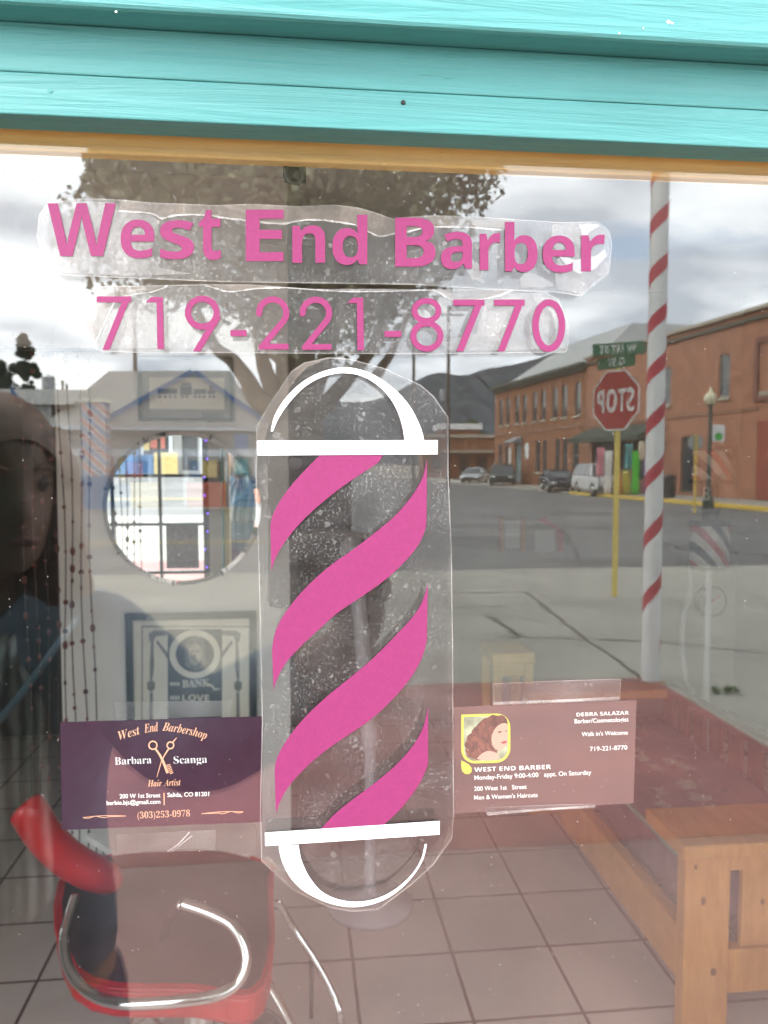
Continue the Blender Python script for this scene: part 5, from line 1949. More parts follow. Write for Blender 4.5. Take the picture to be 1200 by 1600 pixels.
# hair: a cap over the skull, then locks falling past the shoulders
capn = 40
rowsn = 12
for i in range(rowsn + 1):
    ph = 0.04 + (PI * 0.60) * i / rowsn
    for k in range(capn):
        t = 2 * PI * k / capn
        front = max(0.0, math.sin(t))
        p2 = ph * (1 - 0.42 * front ** 1.5)
        wob = 1 + 0.03 * math.sin(k * 2.3 + i) + 0.02 * math.sin(k * 5.1)
        hm_.v.append(tuple(FP(0.094 * wob * math.sin(p2) * math.cos(t), -0.006 + 0.113 * wob * math.sin(p2) * math.sin(t), 1.628 + 0.122 * math.cos(p2))))
for i in range(rowsn):
    for k in range(capn):
        hm_.f.append((i * capn + k, (i + 1) * capn + k, (i + 1) * capn + (k + 1) % capn, i * capn + (k + 1) % capn))
hm_.f.append(tuple(range(capn)))
for k in range(90):
    t = random.uniform(0.10 * PI, -1.10 * PI)
    a = 0.080 + random.uniform(-0.006, 0.010)
    x0, y0 = a * math.cos(t), 0.10 * math.sin(t)
    ln = random.uniform(0.26, 0.40)
    fl2 = 0.85 if math.sin(t) > -0.2 else 1.0
    pts = []
    for j in range(8):
        u = j / 7
        z = 1.70 - (0.02 + ln) * u
        sp_2 = 1.0 + 0.25 * u
        sway = 0.012 * math.sin(u * 7 + k)
        pts.append(FP(x0 * sp_2 * (1 if abs(x0) > 0.03 else 1.0) + sway, y0 * sp_2 - 0.006 + (0.05 * u * u if math.sin(t) > -0.3 else 0.0) + sway * 0.6, z))
    hm_.tube(pts, [0.012, 0.016, 0.017, 0.017, 0.016, 0.014, 0.010, 0.004], 6)
obj('hair', hm_, M_hair, pe, smooth=True)

# the phone held behind the camera position
ph_ = thing('phone', 'black phone held upright in front of the glass by the person', 'phone', (0.017, -0.379, 1.52))
bmo = MB().box((-0.026, -0.3835, 1.515), (0.052, -0.3755, 1.664))
obj('phone_case', bmo, M_black, ph_, bevel=0.003)
obj('screen', MB().box((-0.023, -0.3842, 1.522), (0.049, -0.38355, 1.658)), mat('screen_glass', (0.03, 0.03, 0.035), 0.1), ph_)
obj('lens_ring', MB().lathe((0.0, -0.3754, 1.65), [(0.006, 0), (0.006, 0.0008)], 20, 'y'), M_chrome, ph_)

# ================================================================== THE STREET
# striped post at the corner of the patio
pb_ = GR(1016, 1064)
bpst = thing('striped_post', 'tall white round post with red spiral stripe at the patio corner', 'post', (pb_.x, pb_.y, 0))
pr_ = 0.066
obj('shaft', MB().lathe((pb_.x, pb_.y, 0.0), [(pr_, 0.0), (pr_, 4.6)], 28), mat('white_post_paint', (0.66, 0.67, 0.66), 0.5, var=0.04), bpst, smooth=False)
hb = MB()
per = 0.365
nstep = 24
z0_ = 0.20
tot = 10 * nstep
z = z0_
for i in range(tot + 1):
    t = -2 * PI * i / nstep + 0.9
    z += max(0.36, 0.53 - 0.075 * z) / nstep
    for dz in (0, 0.115):
        hb.v.append((pb_.x + (pr_ + 0.0015) * math.cos(t), pb_.y + (pr_ + 0.0015) * math.sin(t), z + dz))
for i in range(tot):
    hb.f.append((2 * i, 2 * i + 2, 2 * i + 3, 2 * i + 1))
obj('spiral_stripe', hb, mat('red_stripe_paint', (0.42, 0.03, 0.05), 0.5, var=0.08), bpst)
obj('finial', MB().sphere((pb_.x, pb_.y, 4.66), 0.10, 10), M_yellow, bpst, smooth=True)

# stop sign with the two street name blades
sb0 = GR(960, 932, -0.012)
Dst = (CAMP.z + 0.012) / ((932 - 725) / FPX) * 1.0
sg_ = thing('stop_sign', 'red octagonal stop sign on a yellow post with green street name blades', 'stop sign', (sb0.x, sb0.y, -0.012))
obj('post', MB().box((-0.028, -0.028, 0), (0.028, 0.028, 3.16)), mat('sign_post_yellow', (0.66, 0.50, 0.10), 0.5), sg_, bevel=0.004).location = (0, 0, 0)
for o_ in sg_.children:
    o_.data.transform(Matrix.Translation(sg_.location))
nrm = Vector((-0.90, 0.43, 0)).normalized()
ux = Vector((0, 0, 1)).cross(nrm).normalized()       # to the reader's right


def onface(u, w, d, c):
    return Vector((sb0.x, sb0.y, 0)) + ux * u + nrm * d + Vector((0, 0, c + w))


cz = CAMP.z + (725 - 630) / FPX * (sb0.y * -1 + 0.37) * 1.075
rs = 0.40
M_signred = mat('sign_red', (0.38, 0.018, 0.015), 0.4, var=0.06)
M_signwhite = mat('sign_white', (0.72, 0.72, 0.70), 0.4)
oc = [(rs * math.cos(R(22.5 + 45 * k)), rs * math.sin(R(22.5 + 45 * k))) for k in range(8)]
obj('sign_edge', MB().prism([onface(a, b, 0.0400, cz) for a, b in oc], nrm * 0.003), M_signwhite, sg_)
obj('sign_face', MB().prism([onface(a * 0.945, b * 0.945, 0.0431, cz) for a, b in oc], nrm * 0.0005), M_signred, sg_)
tx = MB()
textline(tx, 'STOP', (-0.295, -0.14), (0.295, -0.14), 0.28, lambda x, y: onface(x, -0.0, 0.0445, cz) + Vector((0, 0, y)) * 1.0, bold, 0.0)
vv = tx.v
# textline grows downwards in picture space; turn it upright
tx.v = [(v[0], v[1], 2 * (cz - 0.14) - v[2]) for v in vv]
tx.f = [f_[::-1] for f_ in tx.f]
obj('lettering', tx, M_signwhite, sg_, fix=False)
M_green = mat('sign_green', (0.010, 0.14, 0.06), 0.4)
n2b = Vector((-nrm.y, nrm.x, 0))
for lab, zc, nv, ln in (('G ST', 2.905, nrm, 0.30), ('W 1ST ST', 3.065, Vector((-0.55, 0.83, 0)).normalized(), 0.31)):
    uu = Vector((0, 0, 1)).cross(nv).normalized()
    P_ = lambda u, w, d: Vector((sb0.x, sb0.y, zc + w)) + uu * u + nv * d
    bl_ = obj('street_name_blade', MB().prism([P_(-ln, -0.075, 0.040), P_(ln, -0.075, 0.040), P_(ln, 0.075, 0.040), P_(-ln, 0.075, 0.040)], nv * 0.004), M_green, sg_, bevel=0.001)
    tx = MB()
    textline(tx, lab, (-ln * (0.72 if len(lab) > 5 else 0.45), 0.045), (ln * (0.72 if len(lab) > 5 else 0.45), 0.045), 0.09, lambda x, y: P_(x, -y, 0.0448), None, 0.02)
    tx.f = [f_ for f_ in tx.f]
    obj('lettering', tx, M_signwhite, bl_, fix=False)


# ---------------------------------------------------------------- trees
def leaf_cloud(blobs, n_, size, seed):
    """many leaf-sized faces gathered in clumps"""
    r_ = np.random.default_rng(seed)
    w = np.array([b[3] ** 2 for b in blobs])
    w = w / w.sum()
    idx = r_.choice(len(blobs), n_, p=w)
    B = np.array([b[:4] for b in blobs])[idx]
    d = r_.normal(size=(n_, 3))
    d /= np.linalg.norm(d, axis=1)[:, None]
    rad = B[:, 3:4] * (0.35 + 0.75 * r_.random((n_, 1)) ** 0.6)
    sq = np.array([1, 1, 0.8])
    c = B[:, :3] + d * rad * sq
    a = r_.normal(size=(n_, 3))
    a /= np.linalg.norm(a, axis=1)[:, None]
    b = np.cross(a, r_.normal(size=(n_, 3)))
    b /= np.linalg.norm(b, axis=1)[:, None]
    s = size * (0.6 + 0.8 * r_.random((n_, 1)))
    V_ = np.stack([c - a * s, c + b * s * 0.6, c + a * s, c - b * s * 0.6], 1).reshape(-1, 3)
    return V_


def cloud_obj(name, V_, m, parent):
    base = world_origin(parent)
    V_ = V_ - np.array(base)
    me = bpy.data.meshes.new(name)
    n_ = len(V_) // 4
    me.vertices.add(len(V_))
    me.vertices.foreach_set('co', V_.astype(np.float32).ravel())
    me.loops.add(n_ * 4)
    me.loops.foreach_set('vertex_index', np.arange(n_ * 4, dtype=np.int32))
    me.polygons.add(n_)
    me.polygons.foreach_set('loop_start', np.arange(0, n_ * 4, 4, dtype=np.int32))
    me.update(calc_edges=True)
    me.materials.append(m)
    o = bpy.data.objects.new(name, me)
    COL.objects.link(o)
    o.parent = parent
    return o


# the big cottonwood by the road; trunk splits low into many upright limbs
tb = GR(468, 935, -0.012)
TD = -tb.y + 0.37
tree = thing('cottonwood_tree', 'big cottonwood tree with many upright limbs mirrored at the top middle', 'tree', (tb.x, tb.y, -0.02))


def TV(px, py, dd=0.0):
    p = CAMP + ray(px, py) * (TD + dd)
    return Vector((p.x, -p.y, p.z))


tr = MB()
tr.tube([TV(470, 950), TV(470, 880), TV(469, 800), TV(468, 720), TV(467, 660)], [0.45, 0.36, 0.32, 0.31, 0.30], 14)
limbs = [([(465, 700), (440, 655), (405, 625), (385, 592), (362, 562), (335, 540), (300, 470), (270, 380)], 0.13),
         ([(462, 690), (436, 640), (424, 605), (412, 570), (408, 545), (400, 480), (380, 400), (350, 300)], 0.12),
         ([(466, 680), (455, 620), (448, 580), (446, 548), (440, 470), (450, 380), (430, 250)], 0.17),
         ([(470, 680), (474, 610), (478, 560), (482, 480), (500, 380), (520, 260)], 0.15),
         ([(470, 670), (490, 610), (508, 560), (530, 480), (560, 380), (600, 270)], 0.13),
         ([(470, 675), (510, 630), (545, 590), (580, 545), (620, 450), (670, 350)], 0.11),
         ([(452, 600), (440, 570), (420, 552), (395, 530)], 0.05),
         ([(580, 600), (596, 575), (612, 550), (640, 490), (700, 420)], 0.06)]
for k, (pts, r0) in enumerate(limbs):
    P_ = [TV(x, y, (k % 3 - 1) * 0.25 * min(1, i / 3)) for i, (x, y) in enumerate(pts)]
    P_ = spline(P_, 4)
    tr.tube(P_, [r0 * (1 - 0.75 * i / (len(P_) - 1)) + 0.012 for i in range(len(P_))], 8)
obj('trunk', tr, M_bark, tree, smooth=True)
bl = []
rr = random.Random(3)
for i in range(150):
    x = rr.uniform(225, 740)
    y = rr.uniform(-500, 535)
    edge = abs(x - 470) / 265
    if y > 345 + 190 * max(0, 1 - edge) ** 0.7:
        continue
    p = TV(x, y, rr.uniform(-2.3, 2.3) * math.sqrt(max(0.05, 1 - edge ** 2)))
    bl.append((p.x, p.y, p.z, rr.uniform(0.55, 1.05)))
for i in range(26):
    x = rr.choice((rr.uniform(165, 250), rr.uniform(715, 762)))
    y = rr.uniform(170, 330)
    p = TV(x, y, rr.uniform(-0.8, 0.8))
    bl.append((p.x, p.y, p.z, rr.uniform(0.18, 0.42)))
for i in range(16):
    p = TV(rr.uniform(150, 175), rr.uniform(200, 305), rr.uniform(-0.5, 0.5))
    bl.append((p.x, p.y, p.z, rr.uniform(0.10, 0.22)))
cloud_obj('crown', leaf_cloud(bl, 130000, 0.050, 5), M_leaf, tree)


def far_tree(name, label, cx_, top, base, D, halfw, m, n_=2600, size=0.16, narrow=False, group=None):
    t0 = VR(cx_, 725, D)
    t = thing(name, label, 'tree', (t0.x, t0.y, -0.12), group)
    zt_, zb_ = CAMP.z + (725 - top) / FPX * D, CAMP.z + (725 - base) / FPX * D
    hw = halfw / FPX * D
    tm_ = MB().tube([(t0.x, t0.y, -0.12), (t0.x + 0.1, t0.y, zb_), (t0.x, t0.y, zt_ - hw * 0.6)], [hw * 0.07, hw * 0.05, hw * 0.02], 8)
    for q in range(5):
        a = q * 1.3
        zz_ = zb_ + (zt_ - zb_) * (0.15 + 0.13 * q)
        tm_.tube([(t0.x, t0.y, zz_), (t0.x + hw * 0.6 * math.cos(a), t0.y + hw * 0.6 * math.sin(a), zz_ + hw * 0.5)], [hw * 0.03, hw * 0.012], 6)
    obj('trunk', tm_, M_bark, t, smooth=True)
    b_ = []
    for i in range(60):
        u = random.random()
        wz = math.sin(PI * min(1, 0.12 + 0.85 * u)) ** (0.9 if not narrow else 0.6)
        r2 = hw * wz * random.uniform(0.1, 0.95)
        a = random.uniform(0, 2 * PI)
        b_.append((t0.x + r2 * math.cos(a), t0.y + r2 * math.sin(a), zb_ + (zt_ - zb_) * (0.06 + 0.86 * u), hw * random.uniform(0.14, 0.40)))
    cloud_obj('crown', leaf_cloud(b_, n_, size, int(cx_) + 7), m, t)
    return t


far_tree('poplar_tree', 'dark tall tree behind the roofs at the far left', 44, 518, 625, 46, 21, M_leaf2, 12000, 0.075)
far_tree('poplar_tree', 'thin leafed tree at the left edge behind the mirrored head', 6, 560, 640, 47, 26, M_leaf2, 6000, 0.07)
far_tree('street_tree', 'fresh green round tree below the mountain beside the low brick building', 738, 660, 690, 118, 17, M_leaf3, 2600, 0.4)
far_tree('street_tree', 'dull green trees on the slope behind the house, beside the big trunk', 400, 612, 700, 90, 30, M_leaf3, 3000, 0.4)

# utility poles
M_pole = mat('pole_wood', (0.10, 0.08, 0.065), 0.9, var=0.2)
for lab, px, ptop, D, r_ in (('dark utility pole rising behind the pale grey house', 214, 470, 52, 0.17), ('thin dark utility pole left of the mountain saddle', 646, 452, 60, 0.14), ('utility pole with a transformer in front of the mountain', 700, 480, 58, 0.15)):
    p = VR(px, 725, D)
    t = thing('utility_pole', lab, 'utility pole', (p.x, p.y, -0.14), 'utility poles along the road')
    zt_ = CAMP.z + (725 - ptop) / FPX * D
    obj('pole', MB().tube([(p.x, p.y, -0.14), (p.x, p.y, zt_)], [r_, r_ * 0.75], 10), M_pole, t, smooth=True)
    obj('cross_arm', MB().box((p.x - 1.1, p.y - 0.06, zt_ - 0.75), (p.x + 1.1, p.y + 0.06, zt_ - 0.62)), M_pole, t)
    if px == 700:
        obj('transformer', MB().lathe((p.x - 0.42, p.y, CAMP.z + (725 - 628) / FPX * D), [(0.2, 0), (0.22, 0.1), (0.22, 0.75), (0.17, 0.85)], 14), mat('grey_metal', (0.3, 0.31, 0.32), 0.5), t, smooth=True)

# ---------------------------------------------------------------- the brick buildings on the right
M_brickA = brickmat('brown_brick', (0.38, 0.13, 0.038), (0.30, 0.10, 0.03), (0.22, 0.15, 0.11), 0.22, 0.075, 0.01)
M_brickB = brickmat('salmon_brick', (0.48, 0.18, 0.088), (0.40, 0.15, 0.07), (0.30, 0.20, 0.16), 0.22, 0.075, 0.01)
M_stone = mat('stone_trim', (0.40, 0.35, 0.27), 0.8, var=0.12)
M_slate = mat('grey_roof_metal', (0.33, 0.34, 0.33), 0.6, var=0.15, scale=0.6)
M_cornice = mat('dark_green_cornice', (0.075, 0.085, 0.06), 0.7, var=0.2)
M_wframe = mat('window_trim', (0.30, 0.27, 0.22), 0.6)
ANG = math.atan2(fdir.y, fdir.x)
HB = 8.3


def rooted(name, label, cat_, loc, ang, group=None):
    t = thing(name, label, cat_, (0, 0, 0), group)
    t['_l'] = 0
    del t['_l']
    return t, Vector(loc), ang


def turned(o, L_):
    for c in o.children:
        if c.type == 'MESH':
            c.data.transform(Matrix.Translation((L_, 0, 0)) @ Matrix.Diagonal((-1, 1, 1, 1)))
            c.data.flip_normals()
        turned(c, L_)


def place(t, loc, ang, L_=None):
    if L_:
        turned(t, L_)
    t.location = loc
    t.rotation_euler = (0, 0, ang)


def windows(t, ops, sash=True):
    for x0, z0, x1, z1 in ops:
        f_ = MB()
        w = 0.09
        f_.box((x0, 0.08, z0), (x0 + w, 0.16, z1)).box((x1 - w, 0.08, z0), (x1, 0.16, z1)).box((x0 + w, 0.08, z0), (x1 - w, 0.16, z0 + w)).box((x0 + w, 0.08, z1 - w), (x1 - w, 0.16, z1))
        f_.box((x0 + w, 0.09, (z0 + z1) / 2 - 0.04), (x1 - w, 0.15, (z0 + z1) / 2 + 0.04))
        wn = obj('window', f_, M_wframe, t)
        obj('pane', MB().box((x0 + w, 0.115, z0 + w), (x1 - w, 0.125, z1 - w)), M_winglass, wn)
        obj('sill', MB().box((x0 - 0.08, -0.09, z0 - 0.14), (x1 + 0.08, -0.002, z0 - 0.005)), M_stone, wn)


# far building (local x runs along the street towards us, local -y faces the street)
# the outward side must be -y: the street side is fout
angF = math.atan2(fdir.y, fdir.x)
lenF = 18.4
tF = thing('brick_building', 'two storey brown brick building with a grey mansard roof farther down the street', 'building')
opsF = []
for k in range(9):
    x = 1.1 + k * 1.95
    if k in (1, 3, 5, 7):
        x -= 0.25
    opsF.append((x, 5.0, x + 0.95, 7.3))
for x0, x1 in ((1.0, 2.0), (2.6, 3.5), (9.6, 10.6), (11.0, 11.9), (13.4, 14.3), (14.7, 15.6), (16.4, 17.5)):
    opsF.append((x0, 1.0, x1, 3.5))
dr = (5.2, 0.15, 6.6, 3.4)
wF = wall_grid(lenF, HB, opsF + [dr], 0.2)
obj('wall', wF, M_brickA, tF, fix=False)
shell = MB()
shell.poly([(0, 0, 0), (0, 0, HB), (0, 16, HB), (0, 16, 0)]).poly([(lenF, 0, 0), (lenF, 16, 0), (lenF, 16, HB), (lenF, 0, HB)]).poly([(0, 16, 0), (0, 16, HB), (lenF, 16, HB), (lenF, 16, 0)]).poly([(0, 0.2, HB), (lenF, 0.2, HB), (lenF, 16, HB), (0, 16, HB)])
obj('wall', shell, M_brickA, tF, fix=False)
obj('interior', MB().box((0.05, 0.6, 0.02), (lenF - 0.05, 0.7, HB - 0.05)), M_dark, tF)
windows(tF, opsF)
dF = obj('door', MB().box((5.2, 0.1, 0.15), (6.6, 0.16, 3.4)), mat('teal_door', (0.16, 0.22, 0.23), 0.5), tF)
obj('door_awning', MB().prism([(4.9, -0.002, 3.9), (4.9, -0.9, 3.5), (4.9, -0.9, 3.4), (4.9, -0.002, 3.4)], (2.0, 0, 0)), mat('grey_awning', (0.26, 0.28, 0.29), 0.7), tF)
obj('wall_sign', MB().box((7.6, -0.08, 2.1), (8.3, -0.003, 3.3)), M_signwhite, tF)
obj('wall_sign', MB().box((3.9, -0.08, 1.4), (4.3, -0.003, 3.0)), M_signwhite, tF)
cm_ = MB().box((-0.15, -0.45, HB), (lenF + 0.1, -0.002, HB + 0.22)).box((-0.05, -0.25, HB - 0.35), (lenF + 0.05, -0.003, HB - 0.002))
for k in range(30):
    x = 0.2 + k * 0.61
    cm_.box((x, -0.40, HB - 0.32), (x + 0.16, -0.252, HB - 0.004))
obj('cornice', cm_, M_cornice, tF)
obj('string_course', MB().box((0, -0.06, 4.15), (lenF, -0.003, 4.4)), mat('brown_stone', (0.26, 0.13, 0.08), 0.8), tF)
mr = MB()
mr.v = [(-0.1, 0.3, HB + 0.01), (lenF, 0.3, HB + 0.01), (lenF, 16, HB + 0.01), (-0.1, 16, HB + 0.01), (3.2, 5.2, HB + 3.6), (lenF - 3.4, 5.2, HB + 3.6), (lenF - 3.4, 12, HB + 3.6), (3.2, 12, HB + 3.6)]
mr.f = [(0, 1, 5, 4), (1, 2, 6, 5), (2, 3, 7, 6), (3, 0, 4, 7), (4, 5, 6, 7)]
rfF = obj('roof', mr, M_slate, tF)
obj('chimney', MB().box((0.6, 9, HB + 0.5), (1.5, 10, HB + 3.2)), M_brickA, tF)
FO = FB - fdir * lenF
place(tF, (FO.x, FO.y, 0), angF, lenF)
# check of the outward side: local -y must point to the street
loc_out = Vector((math.sin(angF), -math.cos(angF), 0))
FLIP = loc_out.dot(fout) < 0

# near building
lenN = 30
tN = thing('brick_building', 'long salmon brick building with blind panels and shop awning at the right', 'building')
opsN = [(1.6, 4.7, 2.5, 7.0), (5.6, 4.9, 6.5, 6.9), (9.6, 4.9, 10.5, 7.0), (14.8, 4.9, 15.7, 7.0), (24.6, 4.9, 25.5, 7.0)]
shopN = [(1.0, 0.7, 4.2, 3.1), (4.8, 0.15, 5.9, 3.0), (6.4, 0.7, 9.4, 3.1), (11.6, 0.15, 12.8, 3.1)]
wN = wall_grid(lenN, HB + 0.35, opsN + shopN, 0.2)
obj('wall', wN, M_brickB, tN, fix=False)
shell = MB()
H2 = HB + 0.35
shell.poly([(0, 0, 0), (0, 0, H2), (0, 16, H2), (0, 16, 0)]).poly([(lenN, 0, 0), (lenN, 16, 0), (lenN, 16, H2), (lenN, 0, H2)]).poly([(0, 16, 0), (0, 16, H2), (lenN, 16, H2), (lenN, 16, 0)]).poly([(0, 0.2, H2), (lenN, 0.2, H2), (lenN, 16, H2), (0, 16, H2)])
obj('wall', shell, M_brickB, tN, fix=False)
obj('interior', MB().box((0.05, 0.9, 0.02), (lenN - 0.05, 1.0, H2 - 0.05)), M_dark, tN)
windows(tN, opsN)
for x0, z0, x1, z1 in shopN:
    wn = obj('shop_window', MB().box((x0, 0.1, z0), (x0 + 0.1, 0.18, z1)).box((x1 - 0.1, 0.1, z0), (x1, 0.18, z1)).box((x0 + 0.1, 0.1, z1 - 0.1), (x1 - 0.1, 0.18, z1)).box((x0 + 0.1, 0.1, z0), (x1 - 0.1, 0.18, z0 + 0.1)), M_cornice, tN)
    obj('pane', MB().box((x0 + 0.1, 0.13, z0 + 0.1), (x1 - 0.1, 0.14, z1 - 0.1)), M_winglass, wn)
obj('shop_awning', MB().prism([(0.6, -0.002, 4.0), (0.6, -1.5, 3.3), (0.6, -1.5, 3.0), (0.6, -0.002, 3.15)], (9.2, 0, 0)), mat('dark_green_awning', (0.035, 0.055, 0.04), 0.8, var=0.2), tN)
obj('parapet_coping', MB().box((-0.1, -0.22, H2), (lenN + 0.1, 0.24, H2 + 0.16)), M_stone, tN)
obj('parapet_band', MB().box((0.0, -0.14, H2 - 0.42), (lenN, -0.003, H2 - 0.27)), M_cornice, tN)
for x0 in (17.6, 26.8):
    p_ = MB()
    p_.box((x0, -0.10, 4.5), (x0 + 5.4, -0.002, 4.75)).box((x0, -0.10, 7.15), (x0 + 5.4, -0.002, 7.4)).box((x0, -0.10, 4.7505), (x0 + 0.28, -0.002, 7.1495)).box((x0 + 5.12, -0.10, 4.7505), (x0 + 5.4, -0.002, 7.1495))
    obj('blind_panel', p_, mat('dark_brick_trim', (0.20, 0.085, 0.06), 0.8), tN)
    obj('panel_field', MB().box((x0 + 1.3, -0.05, 5.15), (x0 + 4.1, -0.002, 6.75)), mat('tan_brick', (0.34, 0.18, 0.12), 0.8), tN)
    obj('panel_sill', MB().box((x0 + 0.3, -0.03, 4.76), (x0 + 5.1, -0.002, 4.95)), M_stone, tN)
obj('red_shopfront', MB().box((18.0, -0.09, 0.05), (29.8, -0.004, 3.6)), mat('oxide_red_boards', (0.27, 0.06, 0.035), 0.7, var=0.15, scale=1.2), tN)
obj('string_course', MB().box((0, -0.05, 4.12), (17.9, -0.003, 4.28)), mat('brown_stone', (0.26, 0.13, 0.08)), tN)
NB = FB - fdir * (lenF + 0.05 + lenN)
place(tN, (NB.x, NB.y, 0), angF, lenN)

# low brick building at the end of the street
tL = thing('low_brick_building', 'low red brick building with a pale flat roof edge at the end of the street', 'building')
Dl = 96
p0, p1 = VR(660, 745, Dl), VR(782, 745, Dl)
a_ = math.atan2(p1.y - p0.y, p1.x - p0.x)
ll = (p1 - p0).length
ho = 4.9
opsL = [(1.2, 1.0, 2.4, 2.6), (4.4, 0.3, 5.6, 2.7), (6.5, 1.0, 7.8, 2.6)]
obj('wall', wall_grid(ll, ho, opsL, 0.2), M_brickA, tL, fix=False)
shell = MB().poly([(0, 0, 0), (0, 0, ho), (0, 9, ho), (0, 9, 0)]).poly([(ll, 0, 0), (ll, 9, 0), (ll, 9, ho), (ll, 0, ho)]).poly([(0, 9, 0), (0, 9, ho), (ll, 9, ho), (ll, 9, 0)])
obj('wall', shell, M_brickA, tL, fix=False)
for x0, z0, x1, z1 in opsL:
    obj('window', MB().box((x0, 0.12, z0), (x1, 0.18, z1)), M_winglass, tL)
obj('roof', MB().box((-0.3, -0.6, ho), (ll + 0.3, 9.3, ho + 0.35)), M_stone, tL)
obj('canopy', MB().box((0.2, -1.8, 3.1), (ll - 0.3, -0.003, 3.35)), M_stone, tL)
place(tL, (p1.x, p1.y, -0.1), a_ + PI, ll)
tS = thing('flat_roof_shed', 'white flat roofed block showing just right of the striped decal', 'building')
p0 = VR(690, 745, 108)
obj('wall', wall_grid(5.2, 6.4, [(1.0, 3.8, 2.2, 5.2)], 0.2), M_brickA, tS, fix=False)
obj('wall', MB().poly([(5.2, 0, 0), (5.2, 6, 0), (5.2, 6, 6.4), (5.2, 0, 6.4)]).poly([(0, 0, 0), (0, 0, 6.4), (0, 6, 6.4), (0, 6, 0)]), M_brickA, tS, fix=False)
obj('window', MB().box((1.0, 0.12, 3.8), (2.2, 0.18, 5.2)), M_winglass, tS)
obj('roof', MB().box((-0.4, -0.5, 6.4), (5.5, 6.3, 7.2)), M_signwhite, tS)
place(tS, (p0.x + 5.2, p0.y, -0.1), 0.05 + PI, 5.2)


# ---------------------------------------------------------------- parked cars
def car(label, px, D, ang, paint, kind, group='cars parked along the kerb'):
    t = thing('parked_car', label, 'car', (0, 0, 0), group)
    suv = kind == 'suv'
    Lh, Wd, Hb, Ht = (4.7, 1.9, 1.05, 1.80) if suv else (4.5, 1.78, 0.88, 1.45)
    # side outline, nose at -x
    if suv:
        side = [(-2.32, 0.42), (-2.36, 0.70), (-2.30, 0.95), (-1.35, 1.08), (-1.22, 1.10), (2.25, 1.10), (2.34, 0.95), (2.36, 0.50), (2.30, 0.40)]
        cabin = [(-1.22, 1.10), (-0.62, 1.74), (-0.3, 1.80), (1.95, 1.78), (2.12, 1.68), (2.25, 1.10)]
    else:
        side = [(-2.20, 0.34), (-2.26, 0.55), (-2.18, 0.74), (-1.15, 0.90), (-1.05, 0.92), (1.55, 0.95), (2.15, 0.92), (2.24, 0.70), (2.22, 0.38)]
        cabin = [(-1.05, 0.92), (-0.35, 1.38), (0.0, 1.45), (0.75, 1.42), (1.05, 1.34), (1.65, 0.95)]
    wr_ = 0.36 if suv else 0.32
    wx = (-1.42, 1.45) if suv else (-1.36, 1.36)
    bot = []
    for cxw in (wx[1], wx[0]):
        bot += [(cxw + (wr_ + 0.06) * math.cos(R(a)), wr_ - 0.02 + (wr_ + 0.06) * math.sin(R(a))) for a in range(0, 181, 20)]
    outl = side + [(p[0], max(p[1], 0.30)) for p in bot]
    b = MB()
    hw = Wd / 2
    nO = len(outl)
    lay = [(-hw + 0.05, 0.985), (-hw, 1.0), (hw, 1.0), (hw - 0.05, 0.985)]
    b.prism([(x, -hw, z) for x, z in outl], (0, Wd, 0))
    obj('body', b, paint, t, bevel=0.07)
    c = MB()
    n_ = len(cabin)
    for y, k in ((-hw + 0.06, 0), (-hw + 0.24, 1), (hw - 0.24, 1), (hw - 0.06, 0)):
        pass
    zb_ = cabin[0][1]
    vs_ = []
    for sgn in (-1, 1):
        for x, z in cabin:
            u = (z - zb_) / (max(q[1] for q in cabin) - zb_)
            vs_.append((x, sgn * (hw - 0.06 - 0.20 * u), z))
    c.add(vs_, [tuple(range(n_)), tuple(range(n_, 2 * n_))[::-1]] + [(i, n_ + i, n_ + (i + 1) % n_, (i + 1) % n_) for i in range(n_)])
    obj('cabin', c, M_carglass, t, bevel=0.05)
    rf_ = MB()
    tops = [p for p in cabin if p[1] > max(q[1] for q in cabin) - 0.14]
    zt2 = max(q[1] for q in cabin)
    xa, xb = tops[0][0], tops[-1][0]
    rf_.prism([(xa - 0.05, -hw + 0.26, zt2 - 0.05), (xa + 0.25, -hw + 0.25, zt2 + 0.015), (xb - 0.2, -hw + 0.25, zt2 + 0.012), (xb + 0.05, -hw + 0.26, zt2 - 0.06)], (0, Wd - 0.52, 0))
    for sgn in (-1, 1):
        for (x, z), (x2, z2) in ((cabin[0], cabin[1]), (cabin[-1], cabin[-2])):
            rf_.tube([(x, sgn * (hw - 0.05), z), (x2, sgn * (hw - 0.24), z2)], 0.045, 6)
        xm = 0.35
        rf_.tube([(xm, sgn * (hw - 0.05), zb_), (xm, sgn * (hw - 0.24), zt2 - 0.03)], 0.04, 6)
    obj('roof', rf_, paint, t)
    for cxw in wx:
        for sgn in (-1, 1):
            w_ = obj('wheel', MB().lathe((cxw, sgn * (hw - 0.12) - 0.11, wr_), [(wr_ * 0.8, 0), (wr_, 0.03), (wr_, 0.19), (wr_ * 0.8, 0.22)], 20, 'y'), M_tyre, t, smooth=False)
            obj('rim', MB().lathe((cxw, sgn * (hw - 0.12) + (0.115 if sgn > 0 else -0.135), wr_), [(wr_ * 0.55, 0), (wr_ * 0.6, 0.02)], 16, 'y'), M_chrome, w_)
    fz = side[2][1] - 0.17
    for sgn in (-1, 1):
        obj('headlight', MB().sphere((side[1][0] + 0.05, sgn * (hw - 0.28), fz), 0.16, 8, (0.5, 1.2, 0.6)), M_lamp, t, smooth=True)
        obj('mirror', MB().sphere((cabin[0][0] + 0.35, sgn * (hw + 0.07), zb_ + 0.12), 0.11, 8, (0.6, 1.1, 0.8)), paint, t, smooth=True)
        obj('tail_light', MB().box((side[-2][0] - 0.03, sgn * (hw - 0.3) - 0.12, 0.72), (side[-2][0] + 0.03, sgn * (hw - 0.3) + 0.12, 0.90)), M_signred, t)
